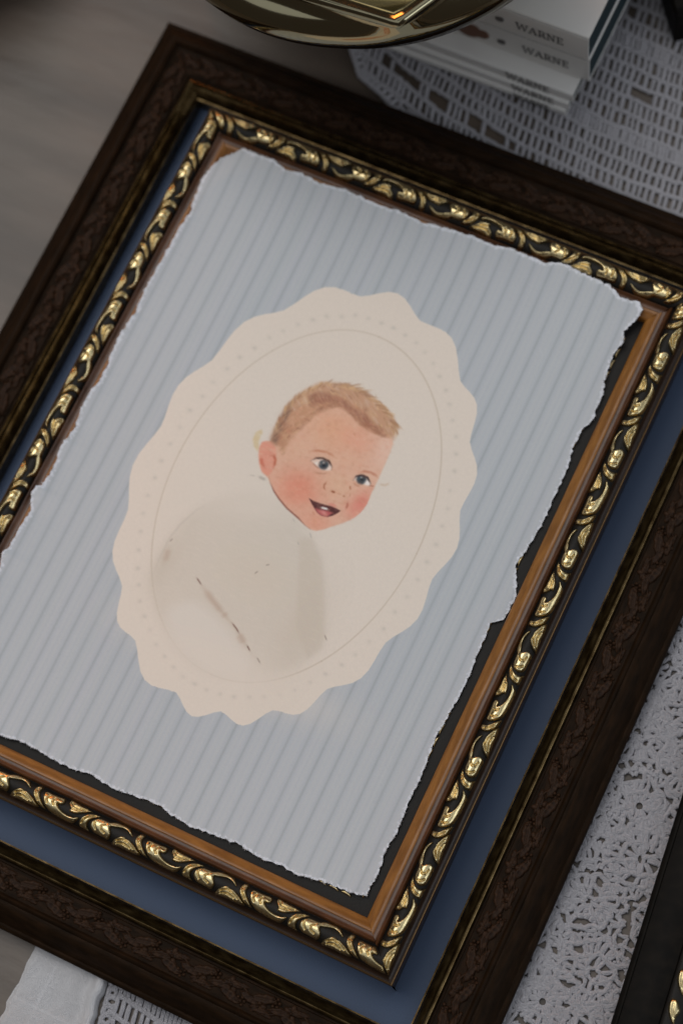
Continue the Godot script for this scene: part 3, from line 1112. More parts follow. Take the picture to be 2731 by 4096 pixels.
func print_texture() -> ImageTexture:
	grain_noise.seed = 91
	grain_noise.frequency = 0.12
	grain_noise.fractal_octaves = 3
	var w := int(220 * TX)
	var h := int(300 * TX)
	# the striped ground: every row is alike, the washes vary slowly from stripe to stripe
	var rows := []
	var vary := FastNoiseLite.new()
	vary.seed = 92
	vary.frequency = 0.05
	for n in 8:
		var bytes := PackedByteArray()
		bytes.resize(w * 3)
		for i in w:
			var x := i / TX - 110.0
			var k := (x - 9.7) / 7.42
			var f := k - roundf(k)
			var stripe := exp(-pow(f / 0.10, 2)) * (0.85 + 0.3 * vary.get_noise_2d(roundf(k) * 40, 0))
			var twin := 0.5 + 0.5 * cos(f * 7.42 * TAU / 1.5)
			var c := ink(155, 156, 161).lerp(ink(151, 154, 157), 0.5 + 0.5 * vary.get_noise_2d(roundf(k) * 30, 90))
			c = c.lerp(ink(161, 161, 160), 0.4 * exp(-pow((absf(f) - 0.36) / 0.1, 2)))
			c = c.lerp(ink(131, 135, 137), stripe * (0.42 + 0.2 * twin))
			var j := (rng.randf() - 0.5) * 0.02
			bytes[i * 3] = clampi(int((c.r + j) * 255), 0, 255)
			bytes[i * 3 + 1] = clampi(int((c.g + j) * 255), 0, 255)
			bytes[i * 3 + 2] = clampi(int((c.b + j) * 255), 0, 255)
		rows.append(bytes)
	var data := PackedByteArray()
	for y in h:
		data.append_array(rows[rng.randi() % 8])
	pic = Image.create_from_data(w, h, false, Image.FORMAT_RGB8, data)
	# the bare white fibres of the torn margin, where the print stops short of the edge
	var ragged := FastNoiseLite.new()
	ragged.seed = 93
	ragged.frequency = 0.5
	ragged.fractal_octaves = 3
	for y in h:
		var pz := y / TX - 150.0
		for x in w:
			var p := Vector2(x / TX - 110.0, pz)
			var d := minf(minf(p.x - LEFT, RIGHT - p.x), minf(p.y - FAR, NEAR - p.y))
			if d > 5.0:
				continue
			var e := minf(minf(p.x - at_edge(edges[0], p.y), at_edge(edges[1], p.y) - p.x), minf(p.y - at_edge(edges[2], p.x), at_edge(edges[3], p.x) - p.y))
			var lim := 0.9 + 1.3 * ragged.get_noise_2d(p.x, p.y)
			blend(x, y, ink(178, 179, 185), 0.9 * smoothstep(lim + 0.5, lim - 0.5, e))
	# scalloped oval
	var valleys := [5.0, 25.0, 45.2, 62.7, 80.0, 97.4, 120.6, 138.2, 159.8, 183.6, 205.8, 231.4, 257.9, 282.1, 307.9, 326.9, 346.0, 365.0]
	var oval := PackedVector2Array()
	for n in valleys.size() - 1:
		for s in 8:
			var f := s / 8.0
			var a := deg_to_rad(lerpf(valleys[n], valleys[n + 1], f))
			var r := 0.968 + 0.042 * (0.5 - 0.5 * cos(f * TAU)) + 0.012 * sin(f * PI)
			oval.append(Vector2(-3.0 + 70.3 * r * cos(a), -7.0 + 100.0 * r * sin(a)))
	fill_fast(oval, ink(190, 178, 167))
	var ring := PackedVector2Array()
	for s in 97:
		var a := TAU * s / 96.0
		ring.append(Vector2(-2.0 + 56.2 * cos(a), -5.9 + 81.9 * sin(a)))
	for s in 8:
		stroke(ring.slice(s * 12, s * 12 + 13), 0.55, ink(162, 147, 130), 0.5 + 0.2 * grain_noise.get_noise_1d(s * 9.0), 0.3, false)
	var dots := 66
	for s in dots:
		var a := TAU * s / dots + 0.02
		var p := Vector2(-2.0 + 61.8 * cos(a), -5.9 + 88.6 * sin(a)) + Vector2(rng.randf() - 0.5, rng.randf() - 0.5) * 0.8
		blob(p, 0.85 + 0.3 * rng.randf(), 0.85, ink(160, 152, 142), 0.28 + 0.22 * rng.randf())
	paint_child()
	return ImageTexture.create_from_image(pic)


func fill_fast(poly: PackedVector2Array, c: Color) -> void:
	# scanline fill of an oval outline with soft ends
	var q := PackedVector2Array()
	for p in poly:
		q.append(px(p))
	for y in range(0, pic.get_height()):
		var xs := []
		var yy := y + 0.5
		for i in q.size():
			var a := q[i]
			var b := q[(i + 1) % q.size()]
			if (a.y <= yy) != (b.y <= yy):
				xs.append(a.x + (yy - a.y) / (b.y - a.y) * (b.x - a.x))
		xs.sort()
		for k in range(0, xs.size() - 1, 2):
			for x in range(int(xs[k]) - 1, int(xs[k + 1]) + 2):
				var cover := clampf(x + 1.0 - xs[k], 0, 1) * clampf(xs[k + 1] - x, 0, 1)
				var g := 1.0 + 0.012 * grain_noise.get_noise_2d(x, y) + (rng.randf() - 0.5) * 0.012
				blend(x, y, Color(c.r * g, c.g * g, c.b * g), cover)


func paint_child() -> void:
	# blanket: a faint warm grey wash with a lighter fold and a few pencil marks
	fill(rounded(pts([-33.3, 6.4, -39.3, 12.9, -43, 20.8, -43.9, 29.6, -44.7, 40, -44.7, 48.4, -42.1, 54.1, -37.4, 59.6, -32.4, 65, -25.2, 70.8, -17.5, 74.1, -7.1, 76.8, 3, 76, 11.2, 71.5, 21.5, 65.4, 30.4, 57.7, 35.6, 47.2, 34.2, 41.9, 26.4, 26.6, 19.2, 13.2, 11.3, 6, 5.4, 1.7, -2.3, -1.8, -11.1, -4.1, -24.9, -1.2]), 2), ink(177, 166, 154), 0.62, 3.2, 0.25)
	fill(rounded(pts([-32.7, 59.1, -24.7, 50.9, -17.2, 50.6, -6.1, 54.7, 2.4, 59.9, 12.8, 65.7, 8.5, 72, -1.9, 75.2, -13.2, 73.6, -23.4, 69.9]), 2), ink(190, 181, 173), 0.6, 4.0, 0.2)
	fill(pts([6.3, 8.2, 11.3, 6, 19.8, 13.7, 26.7, 26.5, 34.2, 41.9, 35.6, 47.2, 31.9, 53.3, 22, 43.6, 13.6, 24.8]), ink(171, 158, 145), 0.4, 1.3, 0.2)
	stroke(pts([-26.6, 41.1, -16, 47.1, -8, 51, -3.1, 53.3, 1.5, 55.8, 8.4, 60.6, 15.5, 63.7]), 1.0, ink(160, 143, 128), 0.35, 0.9)
	stroke(pts([-34.3, 7.6, -39.9, 14.7, -43.3, 23.2, -44.8, 30.8, -44.7, 40, -44, 48.9]), 0.9, ink(166, 155, 144), 0.4, 0.6)
	stroke(pts([-0.5, 1.2, 1.3, 2.4]), 0.5, ink(146, 138, 130), 0.5)
	stroke(pts([8.8, 3.7, 11, 6.2]), 0.5, ink(146, 138, 130), 0.5)
	stroke(pts([6, 9.5, 7.3, 10.9]), 0.5, ink(146, 138, 130), 0.5)
	stroke(pts([-11.1, -4.1, -4.2, -2.5, 6, 1.4]), 1.2, ink(168, 158, 148), 0.4, 0.7)
	blob(Vector2(6, 70), 38, 9, ink(190, 178, 167), 0.8)
	blob(Vector2(-18, 2), 22, 9, ink(190, 178, 167), 0.6, -0.4)
	blob(Vector2(-42, 42), 5, 12, ink(166, 155, 141), 0.3)
	blob(Vector2(24, 44), 8, 20, ink(168, 155, 141), 0.28)
	blob(Vector2(-2, 30), 20, 12, ink(180, 166, 150), 0.3)
	stroke(pts([-22.2, 43.8, -16, 47.1, -8, 51]), 2.6, ink(152, 126, 110), 0.35, 1.2)
	stroke(pts([-9.2, 50.1, -7.1, 51.4]), 2.4, ink(152, 126, 110), 0.3, 1.2)
	stroke(pts([0.6, 55.5, 3.7, 57.8, 5, 59.1]), 2.8, ink(152, 126, 110), 0.35, 1.2)
	stroke(pts([-43.2, 34, -42.3, 38.1, -42.2, 41.2]), 2.4, ink(152, 126, 110), 0.35, 1.2)
	stroke(pts([-26.5, 41.1, -22.8, 43.3]), 0.5, ink(104, 76, 68), 0.85)
	stroke(pts([-4.1, 52.5, -1.2, 54, 1.2, 55.6]), 0.5, ink(104, 76, 68), 0.85)
	stroke(pts([6.1, 58.6, 8.7, 60.5]), 0.5, ink(104, 76, 68), 0.85)
	stroke(pts([12.2, 61.5, 15, 63.5]), 0.5, ink(120, 104, 94), 0.6)
	stroke(pts([33.9, 41.3, 36, 43.3]), 0.5, ink(120, 104, 94), 0.6)
	stroke(pts([-4.6, 29.8, -3.6, 27.9]), 0.5, ink(120, 104, 94), 0.6)
	stroke(pts([-1.9, 24.5, -0.4, 23.4]), 0.5, ink(120, 104, 94), 0.6)
	stroke(pts([-43.4, 29.8, -44, 31.8]), 0.5, ink(120, 104, 94), 0.6)
	# curl behind the ear, then head, cheeks and ear
	fill(pts([-30.2, -29.4, -32, -27.2, -31.8, -23.7, -30.1, -21.2, -27.6, -19.8, -27.5, -21.2, -29, -23.8, -29.3, -26.5, -29.1, -28]), ink(182, 160, 122), 0.75, 0.6, 0.5)
	fill(rounded(pts([-23.9, -26.1, -26.3, -25.3, -27.6, -24.2, -27.5, -21.2, -26.3, -18.4, -24.3, -14.9, -21.7, -12.2, -18.7, -11.2, -16.6, -9.5, -12.4, -5.9, -7.2, -2.8, -2.6, -1, 1.7, 0.3, 5.6, 1.8, 8.7, 2.6, 11.2, 2.2, 13.9, 0.3, 16.7, -2.5, 20.4, -5.8, 23.4, -9.3, 25.2, -13.3, 25.9, -17.3, 25.5, -21.5, 25.5, -25.3, 25.5, -28, 25.4, -31.2, 25.2, -37.6, 24.8, -43.5, 23.8, -47.9, 17.9, -49.8, -1.8, -57.8, -15.1, -52, -23.5, -38.4]), 2), ink(192, 153, 132), 1.0, 0.55)
	within = pts([-23.9, -26.1, -26.3, -25.3, -27.6, -24.2, -27.5, -21.2, -26.3, -18.4, -24.3, -14.9, -21.7, -12.2, -18.7, -11.2, -16.6, -9.5, -12.4, -5.9, -7.2, -2.8, -2.6, -1, 1.7, 0.3, 5.6, 1.8, 8.7, 2.6, 11.2, 2.2, 13.9, 0.3, 16.7, -2.5, 20.4, -5.8, 23.4, -9.3, 25.2, -13.3, 25.9, -17.3, 25.5, -21.5, 25.5, -25.3, 25.5, -28, 25.4, -31.2, 25.2, -37.6, 24.8, -43.5, 23.8, -47.9, 17.9, -49.8, -1.8, -57.8, -15.1, -52, -23.5, -38.4])
	blob(Vector2(-1, -41.6), 13, 9, ink(194, 143, 112), 0.55)
	blob(Vector2(9.3, -41.1), 8, 5, ink(196, 138, 118), 0.5)
	blob(Vector2(22.6, -43.1), 5, 10, ink(198, 168, 152), 0.7)
	blob(Vector2(-12.9, -27.6), 8, 7, ink(190, 150, 126), 0.5)
	blob(Vector2(-3.5, -12.6), 9, 7.5, ink(190, 116, 96), 0.75)
	blob(Vector2(-5.9, -8.8), 8, 6, ink(194, 128, 108), 0.5)
	blob(Vector2(23.5, -16.8), 4.2, 5.4, ink(188, 106, 94), 0.7, 0.3)
	blob(Vector2(22.2, -11.9), 4.0, 4.0, ink(194, 124, 110), 0.5)
	blob(Vector2(9.6, -1), 7, 5, ink(194, 130, 110), 0.6)
	blob(Vector2(10.3, -20.2), 7, 6, ink(192, 154, 128), 0.6)
	within = PackedVector2Array()
	fill(pts([-23.9, -26.1, -26.3, -25.3, -27.6, -24.2, -27.5, -21.2, -26.3, -18.4, -24.3, -14.9, -21.7, -12.2, -18.7, -11.2, -17.7, -13.4, -17.9, -17.7, -19.7, -22.4, -21.8, -25.1]), ink(192, 128, 110), 0.85, 0.5, 0.4)
	stroke(pts([-21.7, -19.9, -20.3, -20.8, -18.8, -19.5, -18.2, -17.6, -17.8, -15.6]), 1.1, ink(160, 86, 66), 0.8, 0.4)
	stroke(pts([-25.2, -18.3, -23.5, -15.8, -21.2, -14.1]), 1.3, ink(168, 88, 70), 0.7, 0.6)
	stroke(pts([-18, -11.4, -16.2, -9.2, -13.3, -6.6, -9.5, -4.2, -4.6, -1.8, 1.6, 0.1, 5.6, 1.8, 8.7, 2.6]), 0.7, ink(112, 66, 58), 0.75)
	stroke(pts([-22.3, -9.7, -20.1, -9.6, -18.3, -9.6]), 1.2, ink(132, 122, 112), 0.5, 0.5)
	stroke(pts([-26.1, -8.7, -23.2, -9.4]), 0.6, ink(150, 140, 130), 0.4)
	# hair: a wash, a darker band, then many short brush strokes
	fill(rounded(pts([-24.8, -26.2, -25.3, -29.9, -25.3, -35.4, -25.3, -41.5, -24.2, -46.4, -22.1, -51, -19.2, -55, -16.9, -58, -13.6, -60, -8.9, -61.4, -4, -62.4, 1.2, -62.7, 5.4, -61.7, 10.1, -60.7, 13.9, -59.3, 18, -57.5, 21.2, -55.1, 22.7, -52.4, 23.8, -47.9, 20.7, -48.3, 16.6, -48, 12.2, -48.3, 7.6, -49.2, 3.2, -50.6, -1.4, -52.4, -5.6, -52.2, -8.6, -49.7, -11.3, -46.4, -13.5, -42.1, -15.2, -36.8, -16.3, -32.4, -17.3, -27.8, -16.9, -23.1, -19.3, -24.8, -20.9, -25.4, -22.8, -25.4]), 1), ink(168, 126, 100), 0.9, 1.7, 0.25, Vector2(0.8, 0.5))
	fill(pts([-24.2, -26.5, -25.3, -35.4, -24.9, -42.3, -23.8, -45.5, -22.4, -41.7, -22.2, -35.7, -21.7, -30.3, -21.4, -25.8]), ink(112, 88, 76), 0.85, 1.2, 0.5, Vector2(0.4, -0.9))
	fill(pts([-18.9, -51, -15.1, -54.3, -8.9, -55.8, -2.9, -55.6, 2.6, -54.2, 8.5, -52.9, 14.8, -50.6, 17.9, -49.8, 16.6, -48, 12.2, -48.3, 7.1, -49.2, 1.9, -51.1, -3.1, -52.5, -8.2, -52.2, -12.7, -49.2, -16, -47.2]), ink(134, 92, 76), 0.8, 1.3, 0.5, Vector2(0.8, 0.6))
	var hair := pts([-24.8, -26.2, -25.3, -29.9, -25.3, -35.4, -25.3, -41.5, -24.2, -46.4, -22.1, -51, -19.2, -55, -16.9, -58, -13.6, -60, -8.9, -61.4, -4, -62.4, 1.2, -62.7, 5.4, -61.7, 10.1, -60.7, 13.9, -59.3, 18, -57.5, 21.2, -55.1, 22.7, -52.4, 23.8, -47.9, 20.7, -48.3, 16.6, -48, 12.2, -48.3, 7.6, -49.2, 3.2, -50.6, -1.4, -52.4, -5.6, -52.2, -8.6, -49.7, -11.3, -46.4, -13.5, -42.1, -15.2, -36.8, -16.3, -32.4, -17.3, -27.8, -16.9, -23.1, -19.3, -24.8, -20.9, -25.4, -22.8, -25.4])
	for n in 620:
		var p := Vector2(rng.randf_range(-26, 24), rng.randf_range(-66, -22))
		if not Geometry2D.is_point_in_polygon(p, hair):
			continue
		var along := Vector2(0.95, 0.28 + 0.03 * (p.x + 5.0)).normalized() if p.x > -16 else Vector2(0.45, -0.9)
		var len := rng.randf_range(1.6, 4.2)
		var bend := along.orthogonal() * rng.randf_range(-0.7, 0.7)
		var tone := rng.randf()
		var col := ink(200, 164, 126).lerp(ink(118, 80, 64), tone)
		if p.x > 10:
			col = col.lerp(ink(200, 174, 126), 0.35)
		stroke(PackedVector2Array([p - along * len * 0.5, p + bend, p + along * len * 0.5]), rng.randf_range(0.3, 0.75), col, rng.randf_range(0.2, 0.5), 0.25)
	for n in 240:
		var e := rng.randf_range(1.0, 17.0)
		var a := hair[int(e)].lerp(hair[int(e) + 1], e - int(e))
		var t := (hair[int(e) + 1] - hair[int(e)]).normalized()
		var out := Vector2(t.y, -t.x)
		var l := rng.randf_range(1.2, 3.2) * (1.9 if e > 9.0 else 1.0)
		var s0 := a - out * rng.randf_range(0.4, 2.2)
		stroke(PackedVector2Array([s0, s0 + t * l * 0.5 + out * l * 0.3, s0 + t * l + out * l * rng.randf_range(0.1, 0.6)]), rng.randf_range(0.35, 0.8), ink(196, 162, 122).lerp(ink(128, 90, 70), rng.randf()), rng.randf_range(0.25, 0.55), 0.3)
	for n in 160:
		var e := rng.randf_range(19.0, 29.0)
		var a := hair[int(e)].lerp(hair[int(e) + 1], e - int(e)) + Vector2(rng.randf_range(-1, 1), rng.randf_range(-1, 1))
		var t := (hair[int(e) + 1] - hair[int(e)]).normalized().rotated(rng.randf_range(-0.5, 0.5))
		stroke(PackedVector2Array([a - t * 1.6, a, a + t * 1.8]), rng.randf_range(0.4, 1.0), ink(172, 128, 102).lerp(ink(132, 92, 74), rng.randf()), rng.randf_range(0.15, 0.35), 0.5)
	for n in 26:
		var p := Vector2(rng.randf_range(-26, 22), rng.randf_range(-64, -26))
		if Geometry2D.is_point_in_polygon(p, hair):
			blob(p, rng.randf_range(1.2, 3.2), rng.randf_range(0.8, 1.8), [ink(150, 98, 76), ink(196, 164, 130), ink(130, 96, 80)][rng.randi() % 3], 0.3, rng.randf())
	
	# brows, eyes
	stroke(pts([-7.3, -28.6, -3.6, -30.4, -0.2, -31.2, 2.5, -31, 5.2, -30.3]), 1.0, ink(160, 100, 74), 0.6, 0.4)
	stroke(pts([16.6, -28.1, 18.4, -29.8, 21.2, -30.5, 23.7, -30.2, 25.5, -29.5]), 1.0, ink(158, 96, 76), 0.6, 0.4)
	fill(pts([-4.5, -25.1, -3, -27, -0.4, -28.1, 2.6, -28, 4.8, -26.5, 5.2, -24.8, 3.8, -23.8, 0.9, -23.2, -1.4, -23.7]), ink(198, 178, 166), 0.95, 0.3)
	fill(pts([15.9, -24.6, 16.3, -26.5, 18.3, -27.8, 20.9, -27.9, 23.3, -26.2, 23.4, -24.9, 21.4, -24.5, 18.6, -24.3]), ink(198, 178, 166), 0.95, 0.3)
	blob(Vector2(1.3, -25.6), 2.25, 2.25, ink(50, 56, 62), 0.98, 0.0, 7.0)
	blob(Vector2(0.8, -25.7), 1.3, 1.3, ink(88, 98, 102), 0.5, 0.0, 3.0)
	blob(Vector2(1.4, -25.4), 0.8, 0.8, ink(34, 36, 42), 0.9, 0.0, 3.0)
	blob(Vector2(0.8, -26.4), 0.4, 0.4, ink(190, 190, 186), 0.6)
	blob(Vector2(19, -26.1), 2.25, 2.25, ink(50, 56, 62), 0.98, 0.0, 7.0)
	blob(Vector2(18.5, -26.2), 1.3, 1.3, ink(88, 98, 102), 0.5, 0.0, 3.0)
	blob(Vector2(19.1, -25.9), 0.8, 0.8, ink(34, 36, 42), 0.9, 0.0, 3.0)
	blob(Vector2(18.5, -26.9), 0.4, 0.4, ink(190, 190, 186), 0.6)
	blob(Vector2(-1.8, -24.9), 0.9, 0.7, ink(214, 200, 192), 0.9)
	blob(Vector2(4.2, -24.9), 0.8, 0.7, ink(206, 196, 188), 0.8)
	blob(Vector2(21.9, -25.7), 1.0, 1.0, ink(214, 200, 196), 0.95)
	stroke(pts([-4.6, -24.9, -3, -27, -0.4, -28.1, 2.6, -28, 5.1, -26.1, 5.4, -24.9]), 0.9, ink(74, 56, 50), 0.95, 0.3)
	stroke(pts([15.9, -24.3, 16.3, -26.5, 18.3, -27.8, 20.9, -27.9, 23.4, -26, 23.4, -24.9]), 0.9, ink(64, 52, 52), 0.95, 0.3)
	stroke(pts([-4.1, -24.8, -1.4, -23.7, 0.9, -23.2]), 0.5, ink(130, 84, 70), 0.6)
	stroke(pts([-1.2, -21.1, 0.8, -21.2, 3.1, -22, 4.8, -23.4]), 0.6, ink(152, 104, 84), 0.6, 0.4)
	stroke(pts([16.4, -23.4, 18.3, -22.9, 19.9, -22.8]), 0.6, ink(156, 104, 82), 0.55, 0.4)
	stroke(pts([23.3, -25, 25.4, -25.5]), 0.6, ink(140, 90, 74), 0.6)
	stroke(pts([26.5, -27.1, 29.3, -27.8, 30.8, -29.7]), 0.9, ink(172, 146, 122), 0.5, 0.5)
	# nose
	stroke(pts([5.8, -19.6, 5.5, -17.6, 5.8, -16.4, 7.2, -15.6]), 0.7, ink(146, 92, 70), 0.75)
	stroke(pts([9.2, -16.2, 10.3, -16.3, 11.4, -16.3]), 0.9, ink(130, 76, 54), 0.85)
	stroke(pts([14.7, -16.4, 15.9, -16.5]), 0.8, ink(138, 82, 60), 0.75)
	stroke(pts([15.6, -21.7, 16.8, -19.9]), 0.7, ink(148, 92, 70), 0.7)
	stroke(pts([17.2, -18.9, 17.7, -17]), 0.6, ink(158, 104, 84), 0.55)
	stroke(pts([12.1, -16.4, 14.2, -16.6]), 0.5, ink(170, 120, 98), 0.5)
	stroke(pts([17.7, -14.8, 18.5, -13.3, 18.5, -11.4]), 0.9, ink(152, 90, 74), 0.75, 0.4)
	# mouth
	stroke(pts([10.3, -10.4, 12.7, -10.9, 14.9, -10.6]), 1.6, ink(190, 118, 108), 0.6, 0.5)
	fill(pts([2, -9.6, 4.5, -9.3, 7.5, -9.5, 10, -9.8, 11.9, -10.2, 14.6, -10.2, 16.9, -10, 16, -8.4, 14.7, -6.7, 12.8, -5.2, 10.1, -4.7, 7.6, -5.5, 4.9, -7.3]), ink(74, 44, 44), 0.97, 0.3)
	fill(pts([6.3, -6.6, 8.8, -7, 11.6, -7.7, 14.1, -7.8, 12.7, -5.3, 10.1, -4.8, 8, -5.4]), ink(166, 84, 84), 0.9, 0.6)
	blob(Vector2(10.7, -6.3), 1.7, 0.9, ink(198, 136, 130), 0.7, 0.2)
	stroke(pts([8.1, -7.9, 10, -8.2, 12, -8.5]), 0.85, ink(222, 212, 204), 0.95, 0.25)
	stroke(pts([5.8, -5, 7.6, -3.9]), 0.6, ink(164, 108, 84), 0.5, 0.4)
	stroke(pts([6.7, -43.8, 8.2, -42.8]), 0.6, ink(168, 112, 86), 0.5, 0.4)
	stroke(pts([7.7, -63.6, 9, -62.5]), 0.4, ink(170, 150, 130), 0.5)
	# the grain of the paint over head and shoulders
	for n in 2600:
		var p := Vector2(rng.randf_range(-32, 28), rng.randf_range(-64, 6))
		if Geometry2D.is_point_in_polygon(p, pts([-23.9, -26.1, -26.3, -25.3, -27.6, -24.2, -27.5, -21.2, -26.3, -18.4, -24.3, -14.9, -21.7, -12.2, -18.7, -11.2, -16.6, -9.5, -12.4, -5.9, -7.2, -2.8, -2.6, -1, 1.7, 0.3, 5.6, 1.8, 8.7, 2.6, 11.2, 2.2, 13.9, 0.3, 16.7, -2.5, 20.4, -5.8, 23.4, -9.3, 25.2, -13.3, 25.9, -17.3, 25.5, -21.5, 25.5, -25.3, 25.5, -28, 25.4, -31.2, 25.2, -37.6, 24.8, -43.5, 23.8, -47.9, 17.9, -49.8, -1.8, -57.8, -15.1, -52, -23.5, -38.4])):
			blob(p, rng.randf_range(0.3, 1.1), rng.randf_range(0.3, 0.8), [ink(168, 116, 94), ink(208, 172, 150), ink(196, 140, 116)][rng.randi() % 3], 0.13)


# ---------------------------------------------------------------- the frame at the right edge

func build_third_frame() -> void:
	var hx := 75.0
	var hz := 105.0
	var turn := deg_to_rad(5.96)
	var corner := Vector3(188.3, 0, -8.0)
	var centre := corner + Vector3(hx, 0, hz).rotated(Vector3.UP, turn)
	var t := thing("black_frame", "small near black picture frame with a gold inner border at the right edge", "picture frame", Vector3(centre.x, 3.2, centre.z), turn)
	var body := [Vector2(0, 0), Vector2(0, 9.5), Vector2(0.8, 10.8), Vector2(2.2, 11.2), Vector2(2.6, 10.6), Vector2(4, 11.2), Vector2(9, 12.8), Vector2(14, 13.4), Vector2(17.5, 13.0), Vector2(18, 12.2)]
	var inner := [Vector2(18, 12.2), Vector2(18.6, 13.2), Vector2(20, 13.8), Vector2(23, 13.2), Vector2(26, 11.0), Vector2(27, 9.0), Vector2(27, 6.0)]
	var base := func(d: float) -> float: return 13.6 - 0.05 * (d - 20.5) * (d - 20.5)
	var leaf := rounded(pts([-5, 20, -3, 18.9, 0, 19.2, 3, 20.6, 5.6, 23.6, 2.4, 23.2, -0.6, 24.6, -2.6, 23.2, -4, 22.6]), 1)
	var vein := pts([-4, 20.6, 0, 21, 4, 23])
	for k in 4:
		var w := rail_place(k, hx, hz)
		var rail := part("rail", rail_mesh(body, w[2]), M.third_wood, t, w[0], w[1])
		part("gilt_slip", rail_mesh(inner, w[2], 5.0), M.black_gesso, rail)
		var n := int(w[2] / 12.0)
		for i in range(-n, n + 1):
			place_piece("gilt_leaf", leaf, i * 12.0 + 2.0, w[2], base, 1.8, 1.4, 0.5, [vein], 0.7, 0.4, M.gilt, rail)
	part("backing_board", box(Vector3(-hx + 20, 2, -hz + 20), Vector3(hx - 20, 5.5, hz - 20), 0.2), M.backing, t)


# ---------------------------------------------------------------- books, bowl and the far edge

func build_books() -> void:
	var specs := [
		# right end, front, depth, length, low, thick, text from, to, label
		[24.0, -227.5, 140.0, 186.0, 2.4, 4.6, -1.8, 16.0, "thin white book lying on the lace, lowest of the stack by the bowl"],
		[25.0, -228.5, 140.0, 186.0, 7.0, 5.8, -3.2, 17.8, "thin white book lying second from the bottom of the stack"],
		[26.5, -230.0, 141.0, 186.0, 12.8, 6.5, -6.6, 14.9, "thin white book in the middle of the stack under the two thick ones"],
		[30.5, -238.4, 146.0, 193.0, 19.4, 19.4, -1.9, 20.9, "thick white book with dark teal page edges, second from the top"],
		[30.2, -238.0, 146.0, 193.0, 38.8, 19.4, -4.4, 18.6, "thick white book with a glossy cover on top of the stack under the brass bowl"],
	]
	var font := SystemFont.new()
	font.font_names = PackedStringArray(["Droid Serif"])
	for k in specs.size():
		var s: Array = specs[k]
		var t := thing("book", s[8], "book", Vector3(s[0], s[4], s[1]), 0.0, "white books stacked beside the brass bowl")
		var board := 0.5 if s[5] < 10 else 0.8
		var over := 0.35
		part("cover", book_cover(s[3], s[2], s[5], board), M.book_cover, t)
		part("pages", box(Vector3(-s[3] + over, board, -s[2] + over), Vector3(-over, s[5] - board, -board * 0.8), 0.1), M.book_pages, t)
		var tm := TextMesh.new()
		tm.text = "WARNE"
		tm.font = font
		tm.font_size = 32
		tm.depth = 0.00008
		tm.pixel_size = 0.0001
		var tw: float = s[7] - s[6]
		var o := part("lettering", tm, M.print_ink, t, Vector3((s[6] + s[7]) / 2 - s[0], s[5] * 0.5, 0.12))
		var aabb := tm.get_aabb().size
		var f := tw * U / maxf(aabb.x, 1e-6)
		o.scale = Vector3(f, minf(f * 1.15, s[5] * (0.86 if s[5] < 10 else 0.42) * U / maxf(aabb.y, 1e-6)), 1)
		if k > 2:
			var dot := relief(rounded(pts([-2.6, -1.6, 0.4, -2.4, 3.0, -0.6, 2.2, 2.0, -0.8, 1.6, -2.8, 0.8]), 2), func(_d: float) -> float: return 0.0, 0.05, 0.5, 0.5, [], 0, 1)
			for spec in [[-28.0, M.print_brown, 2.3], [-22.0, M.print_brown, 1.5], [-32.5, M.print_grey, 1.4], [-12.0, M.print_grey, 0.8]]:
				var d := part("spine_motif", dot, spec[1], t, Vector3(spec[0] - s[0], s[5] * 0.5 + rng.randf() * 2 - 1, 0.35))
				d.rotation = Vector3(PI / 2, 0, 0)
				d.scale = Vector3(spec[2], 1, spec[2] * 1.3)


func book_cover(length: float, depth: float, thick: float, board: float) -> ArrayMesh:
	# two boards and a rounded spine in one sheet; right end at x 0, spine face at z 0
	var outer := PackedVector2Array()
	outer.append(Vector2(-depth, 0))
	outer.append(Vector2(-1.2, 0))
	for i in 7:
		var a := -PI / 2 + PI * i / 6.0
		outer.append(Vector2(-1.2 + 1.2 * pow(maxf(cos(a), 0.0), 0.7), thick / 2 + thick / 2 * sin(a)))
	outer.append(Vector2(-depth, thick))
	outer.append(Vector2(-depth, thick - board))
	outer.append(Vector2(-board - 0.2, thick - board))
	outer.append(Vector2(-board - 0.2, board))
	outer.append(Vector2(-depth, board))
	var st := SurfaceTool.new()
	st.begin(Mesh.PRIMITIVE_TRIANGLES)
	st.set_smooth_group(-1)
	var n := outer.size()
	for i in n:
		var a := outer[i]
		var b := outer[(i + 1) % n]
		var p := [Vector3(0, a.y, a.x), Vector3(0, b.y, b.x), Vector3(-length, b.y, b.x), Vector3(-length, a.y, a.x)]
		for k in [0, 1, 2, 0, 2, 3]:
			st.add_vertex(p[k] * U)
	var tris := Geometry2D.triangulate_polygon(outer)
	for end in [0.0, -length]:
		for i in range(0, tris.size(), 3):
			for k in ([0, 1, 2] if end < 0 else [2, 1, 0]):
				var q := outer[tris[i + k]]
				st.add_vertex(Vector3(end, q.y, q.x) * U)
	st.generate_normals()
	return st.commit()


func hexed(r: float, a: float, amount: float) -> float:
	# radius of a rounded hexagon of corner radius r in direction a, mixed with a circle
	var k := fposmod(a - deg_to_rad(57.0), PI / 3) - PI / 6
	var hexr := r * cos(PI / 6) / cos(k)
	return lerpf(r, minf(hexr, r * 0.995), amount)


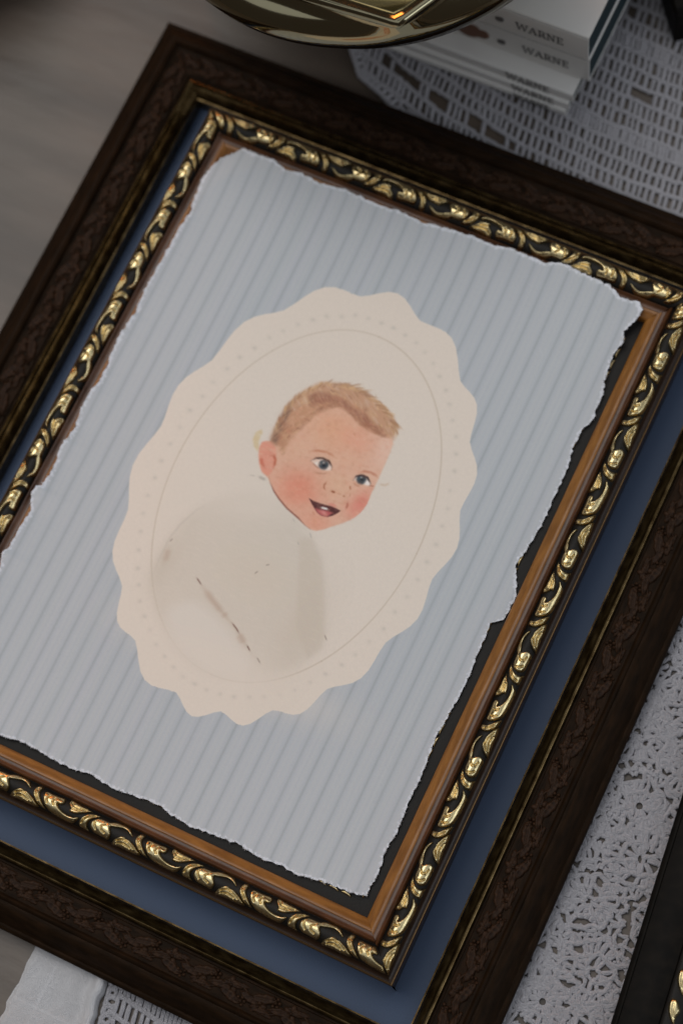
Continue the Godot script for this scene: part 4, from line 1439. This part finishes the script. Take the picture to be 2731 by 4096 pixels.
func build_bowl() -> void:
	var t := thing("brass_bowl", "polished brass bowl with a six sided rim standing on the stacked white books", "bowl", Vector3(-80.2, 58.3, -260.6))
	# rings: radius, height, how six sided
	var outer := [[0, 0.4, 0], [14, 0.2, 0], [18, 0.0, 0], [19, 0.8, 0], [20, 2.0, 0], [33, 5, 0], [56, 14, 0], [76, 27, 0], [90, 42, 0], [99, 56, 0], [101.8, 65, 0], [101.8, 70, 0.15], [101.5, 73.5, 0.5], [102.5, 76, 0.9], [105, 78.5, 1], [106, 80.5, 1], [105.2, 82.4, 1], [104, 83, 1]]
	var inside := [[104, 83, 1], [101, 82.6, 1], [98, 80.5, 1], [96.5, 77, 1], [96, 73, 0.7], [95.5, 68, 0.2], [93, 58, 0], [85, 44, 0], [70, 29, 0], [48, 17, 0], [24, 9.5, 0], [0, 8, 0]]
	part("body", ring_mesh(outer, 216, 0.5), M.brass, t)
	part("inside", ring_mesh(inside), M.brass, t)


func ring_mesh(rings: Array, seg := 144, dent := 0.0) -> ArrayMesh:
	var v := PackedVector3Array()
	var idx := PackedInt32Array()
	for r in rings:
		for k in seg:
			var a := TAU * k / seg
			var rad: float = hexed(r[0], a, r[2])
			if dent > 0:
				rad += dent * (0.6 * sin(a * 5.0 + r[1] * 0.09) + 0.4 * sin(a * 11.0 - r[1] * 0.16)) * clampf(r[0] / 90.0 - 0.3, 0, 1)
			v.append(Vector3(cos(a) * rad, r[1], sin(a) * rad))
	for j in rings.size() - 1:
		for k in seg:
			var n := (k + 1) % seg
			quad(idx, j * seg + k, j * seg + n, (j + 1) * seg + n, (j + 1) * seg + k)
	return make_mesh(v, idx)


func build_far_things() -> void:
	var b := thing("wooden_box", "corner of a dark wooden box on the lace at the far right", "box", Vector3(54.5, 2.6, -280.5), deg_to_rad(38))
	part("base", box(Vector3(0, 0, -70), Vector3(80, 22, 0), 1.2), M.third_wood, b)
	part("lid", box(Vector3(-1.2, 22.2, -71.2), Vector3(81.2, 29, 1.2), 1.6), M.third_wood, b)
	var p := thing("amber_pot", "rim of a dark amber glazed pot at the far left corner of the table", "pot", Vector3(-302, 0.2, -214))
	var prof := [[0, 0.3, 0], [40, 0.0, 0], [46, 1.0, 0], [54, 8, 0], [62, 24, 0], [64, 40, 0], [60, 56, 0], [50, 66, 0], [46, 70, 0], [50, 76, 0], [47, 77, 0], [42, 70, 0], [0, 66, 0]]
	part("body", ring_mesh(prof, 64), M.amber_glaze, p)
